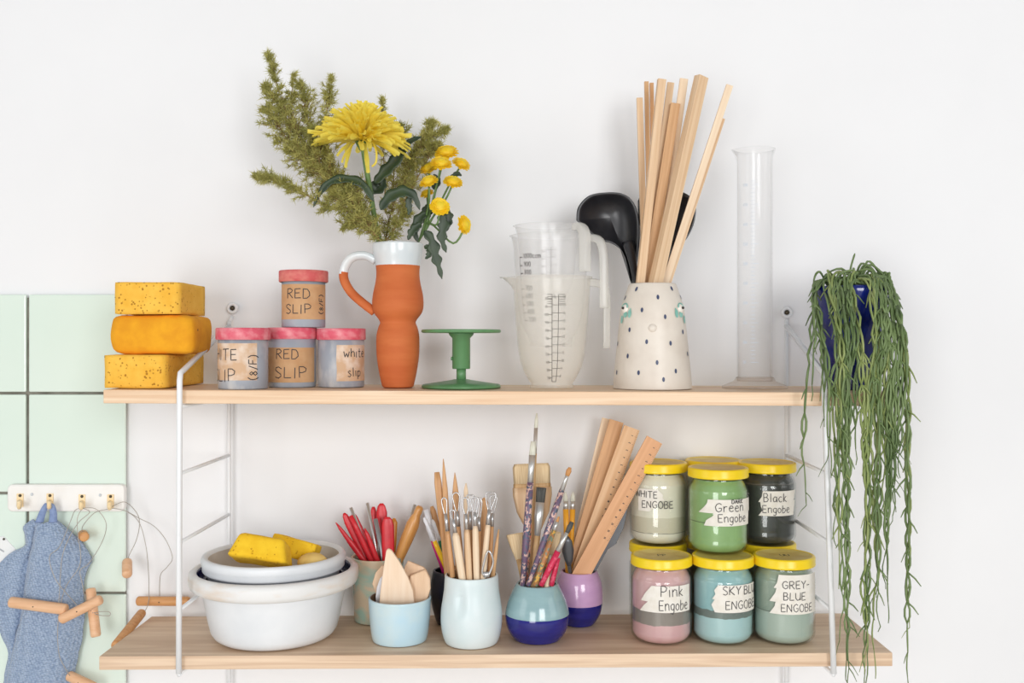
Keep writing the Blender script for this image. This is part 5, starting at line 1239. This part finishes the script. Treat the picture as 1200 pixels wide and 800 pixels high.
lv = [(611, [40, 42, 44, 45.5, 46.5, 51, 58, 64, 68.5], [14, 16, 16, 13, 17, 20, 19, 17, 14]),
      (618, [29, 32, 37, 42, 44, 50, 60, 70, 79], [14, 18, 20, 15, 21, 24, 23, 19, 12]),
      (626, [30, 33, 37, 40.5, 43, 50, 62, 76, 88], [12, 18, 20, 13, 23, 27, 26, 20, 11]),
      (638, [30, 32, 35.5, 38, 40.5, 50, 65, 82, 97], [10, 16, 18, 11, 24, 29, 28, 21, 9]),
      (648, [14, 22, 30, 35.5, 38.5, 50, 66, 86, 104], [8, 13, 16, 10, 25, 30, 29, 21, 8]),
      (656, [4, 14, 26, 34, 37, 49, 66, 88, 107.5], [7, 12, 15, 9, 25, 31, 29, 21, 7]),
      (666, [-4, 8, 23, 32.5, 35.5, 48, 66, 86, 103], [7, 12, 14, 9, 25, 31, 29, 21, 9]),
      (685, [-9, 4, 20, 30, 33.5, 47, 65, 84, 97], [7, 12, 14, 8, 25, 31, 30, 22, 10]),
      (705, [-11, 2, 17, 27.5, 31, 45, 64, 83, 98.5], [7, 11, 14, 8, 25, 31, 30, 22, 10]),
      (725, [-6, 4, 16, 24.5, 28, 43, 62, 82, 98], [7, 11, 13, 8, 25, 31, 30, 22, 10]),
      (745, [3, 8, 14.5, 19.5, 23, 40, 60, 80, 96], [7, 10, 12, 8, 24, 31, 30, 22, 10]),
      (765, [11, 12.5, 14, 15.5, 18, 37, 57, 77, 92], [7, 9, 10, 8, 23, 30, 29, 21, 10]),
      (785, [7, 8.5, 10, 11.5, 14, 34, 54, 74, 88], [7, 9, 10, 8, 23, 30, 29, 21, 10]),
      (805, [5, 6, 7.5, 9, 11, 32, 52, 71, 83.5], [7, 9, 10, 8, 23, 30, 29, 21, 10]),
      (860, [2, 3, 4, 6, 9, 31, 52, 70, 82], [7, 9, 10, 8, 22, 28, 27, 20, 10]),
      (905, [1, 2, 4, 6, 9, 31, 52, 70, 82], [7, 9, 10, 8, 20, 26, 25, 18, 10])]
rows = []
for y, xs, ds in lv:
    yw = lambda i: y
    pts = [P(x, y+(2.2*sin(i*1.9+y*.11) if 606 < y < 640 else 0), TD-dd/1000) for i, (x, dd) in enumerate(zip(xs, ds))]
    rows.append(catmull(pts, 6))
cols = list(zip(*rows)); cols = [catmull(c_, 4) for c_ in cols]; rows = list(zip(*cols))
rows = [[p+V(noise.noise_vector(p*60))*.0012+V(noise.noise_vector(p*320))*.0004 for p in r_] for r_ in rows]
t = thing('towel', P(58, 600, TD-.02), 'blue terry towel hanging by its loop from the second hook', 'towel')
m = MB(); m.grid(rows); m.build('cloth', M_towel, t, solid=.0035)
q = MB(); hh = (58.5, 586)
lpth = catmull([P(46, 612, fd-.010), P(50, 600, fd-.013), P(54.5, 591, fd-.0155), P(57.5, 589.6, fd-.0165), P(60.5, 592, fd-.0155), P(62.5, 601, fd-.013), P(62, 612, fd-.010)], 5)
rw = []
for i, p in enumerate(lpth):
    f = abs(i/(len(lpth)-1)-.5)*2; wv = V((.0026+.0028*f, .001, 0)); rw.append([p-wv, p, p+wv])
q.grid(rw); q.build('hanging_loop', M_loop, t, solid=.0012)

# ------------------------------------------------------------------ wire clay cutters with wooden toggles
GWR = 'wire clay cutters on the hook rail'
def dowel(a, b, r, t, material=M_dowel, name='toggle'):
    """a turned wooden toggle from a to b with softly rounded ends"""
    ax = (b-a).normalized(); L = (b-a).length; m = MB()
    m.tube([a, a+ax*.0012, a+ax*.003, a+ax*L*.5, b-ax*.003, b-ax*.0012, b], [r*.72, r*.93, r, r, r, r*.93, r*.72], 18)
    o = m.build(name, material, t)
    q = MB(); s = ax.cross(V((0, 1, 0))).normalized(); c = a.lerp(b, .45)+V((0, -r*.98, 0))
    q.tube([c+V((0, .0006, 0)), c-V((0, .0002, 0))], .0009, 8); q.build('drilled_hole', M_screw, o); return o
def wire(pts, t, r=.00050):
    m = MB(); m.tube(catmull(pts, 8), r, 6); m.build('cutting_wire', M_wire, t)
# A: hangs over the end of the lower shelf
t = thing('clay_cutter', P(130, 594, fd-.014), 'wire clay cutter whose orange-brown toggles hang by the end of the lower shelf', 'clay cutter', GWR)
dA = 1.352
dowel(P(160.5, 704, dA), P(222, 704.3, dA), .0064, t, M_dowel2)
dowel(P(166.5, 717.5, 1.330), P(135, 757, 1.235), .0060, t, M_dowel2)
wire([P(130, 595, fd-.015), P(146, 598, fd-.016), P(163, 607, 1.346), P(180, 616, 1.346), P(194, 632, 1.345), P(202, 653, 1.344), P(196, 664, 1.344), P(188, 674, 1.344), P(187, 698, dA-.001)], t)
wire([P(129, 595, fd-.016), P(148, 599, fd-.016), P(163, 612, 1.346), P(171, 640, 1.345), P(174, 670, 1.3455), P(174.5, 694, 1.3455), P(174.5, 702, 1.3455), P(172, 712, 1.338), P(167, 719, 1.330)], t)
# B: one toggle seen small at the wall, one at the rail
t = thing('clay_cutter', P(130, 594, fd-.014), 'wire clay cutter with short pill-shaped toggle at the tile edge beside the bare wall', 'clay cutter', GWR)
dowel(P(149, 674, 1.322), P(149, 657, 1.345), .0066, t, M_dowel)
wire([P(130, 594, fd-.017), P(146, 588, fd-.017), P(159, 599, 1.348), P(163.5, 612, 1.347), P(160, 632, 1.346), P(152, 649, 1.344), P(149, 657, 1.3415)], t)
wire([P(129, 596, fd-.017), P(112, 600, 1.338), P(100, 612, 1.336), P(96, 620, 1.338), P(99, 629, 1.345)], t)
dowel(P(98.8, 629, 1.334), P(97, 626, 1.358), .0066, t, M_dowel2)
# C: lies across the towel
dT = TD-.040
t = thing('clay_cutter', P(96, 594, fd-.014), 'wire clay cutter with two pale toggles lying across the blue towel', 'clay cutter', GWR)
dowel(P(11.5, 705, dT), P(78.5, 714, dT-.004), .0074, t, M_dowel)
dowel(P(70.5, 726, dT-.0105), P(119, 701.5, dT-.006), .0066, t, M_dowel)
wire([P(96, 595, fd-.016), P(88, 598, fd-.017), P(82, 612, dT), P(70, 640, dT+.001), P(59, 650, dT+.001), P(59, 662, dT), P(66, 680, dT-.001), P(78, 695, dT-.002), P(93, 712, dT-.010)], t)
wire([P(96, 595, fd-.017), P(105, 600, dT+.004), P(92, 612, dT+.002), P(80, 632, dT+.001), P(73, 652, dT), P(70.5, 680, dT), P(69, 704, dT-.002), P(67, 712, dT-.006)], t)
# D: behind it
t = thing('clay_cutter', P(96, 594, fd-.014), 'wire clay cutter with a pale upright toggle close behind the towel edge', 'clay cutter', GWR)
dowel(P(106, 689, 1.340), P(112.5, 746, 1.325), .0066, t, M_dowel)
dowel(P(80, 791, 1.345), P(112, 806, 1.335), .0068, t, M_dowel)
wire([P(96, 595, fd-.018), P(112, 596, 1.336), P(123, 609, 1.338), P(124, 622, 1.340), P(117, 640, 1.342), P(104, 660, 1.332), P(94, 668, dT+.003), P(96, 682, dT+.002), P(103, 712, 1.330), P(109, 718, 1.326)], t)
wire([P(97, 595, fd-.018), P(91, 606, dT+.005), P(91, 625, dT+.004), P(94, 660, dT+.003), P(76, 690, dT-.001), P(68, 730, dT), P(69, 765, dT), P(76, 782, dT+.003), P(84, 795, 1.342)], t)
q = [P(110, 718, 1.327), P(118, 716.5, 1.326), P(128, 716.8, 1.326), P(128.5, 721, 1.326), P(119, 721, 1.326), P(111, 719, 1.327)]; wire(q, t)

# white plastic tag behind the towel at the picture's edge
M_tagw = mat('white_tag_plastic', (236, 238, 238), .4)
M_tagg = mat('grey_tag_print', (176, 180, 184), .5)
t = slab('wall_tag', 'small white plastic tag on the tiles, tucked behind the towel', 'tag', None, [(-14, 630), (4, 628), (18, 643), (18, 654), (6, 664), (-14, 664)], TD-.0045, TD-.0045, .004, M_tagw)
ORIG[t.name] = t.location.copy()
q = MB(); q.tube([P(4.5, 631.5, TD-.0043), P(4.5, 631.5, TD-.0056)], .0016, 10); q.build('screw', M_screw, t)
q = MB(); q.box(P(1, 644, TD-.0048), (.010, .0007, .0018), rot=Matrix.Rotation(R(32), 3, 'Y')); q.build('embossed_line', M_tagg, t)
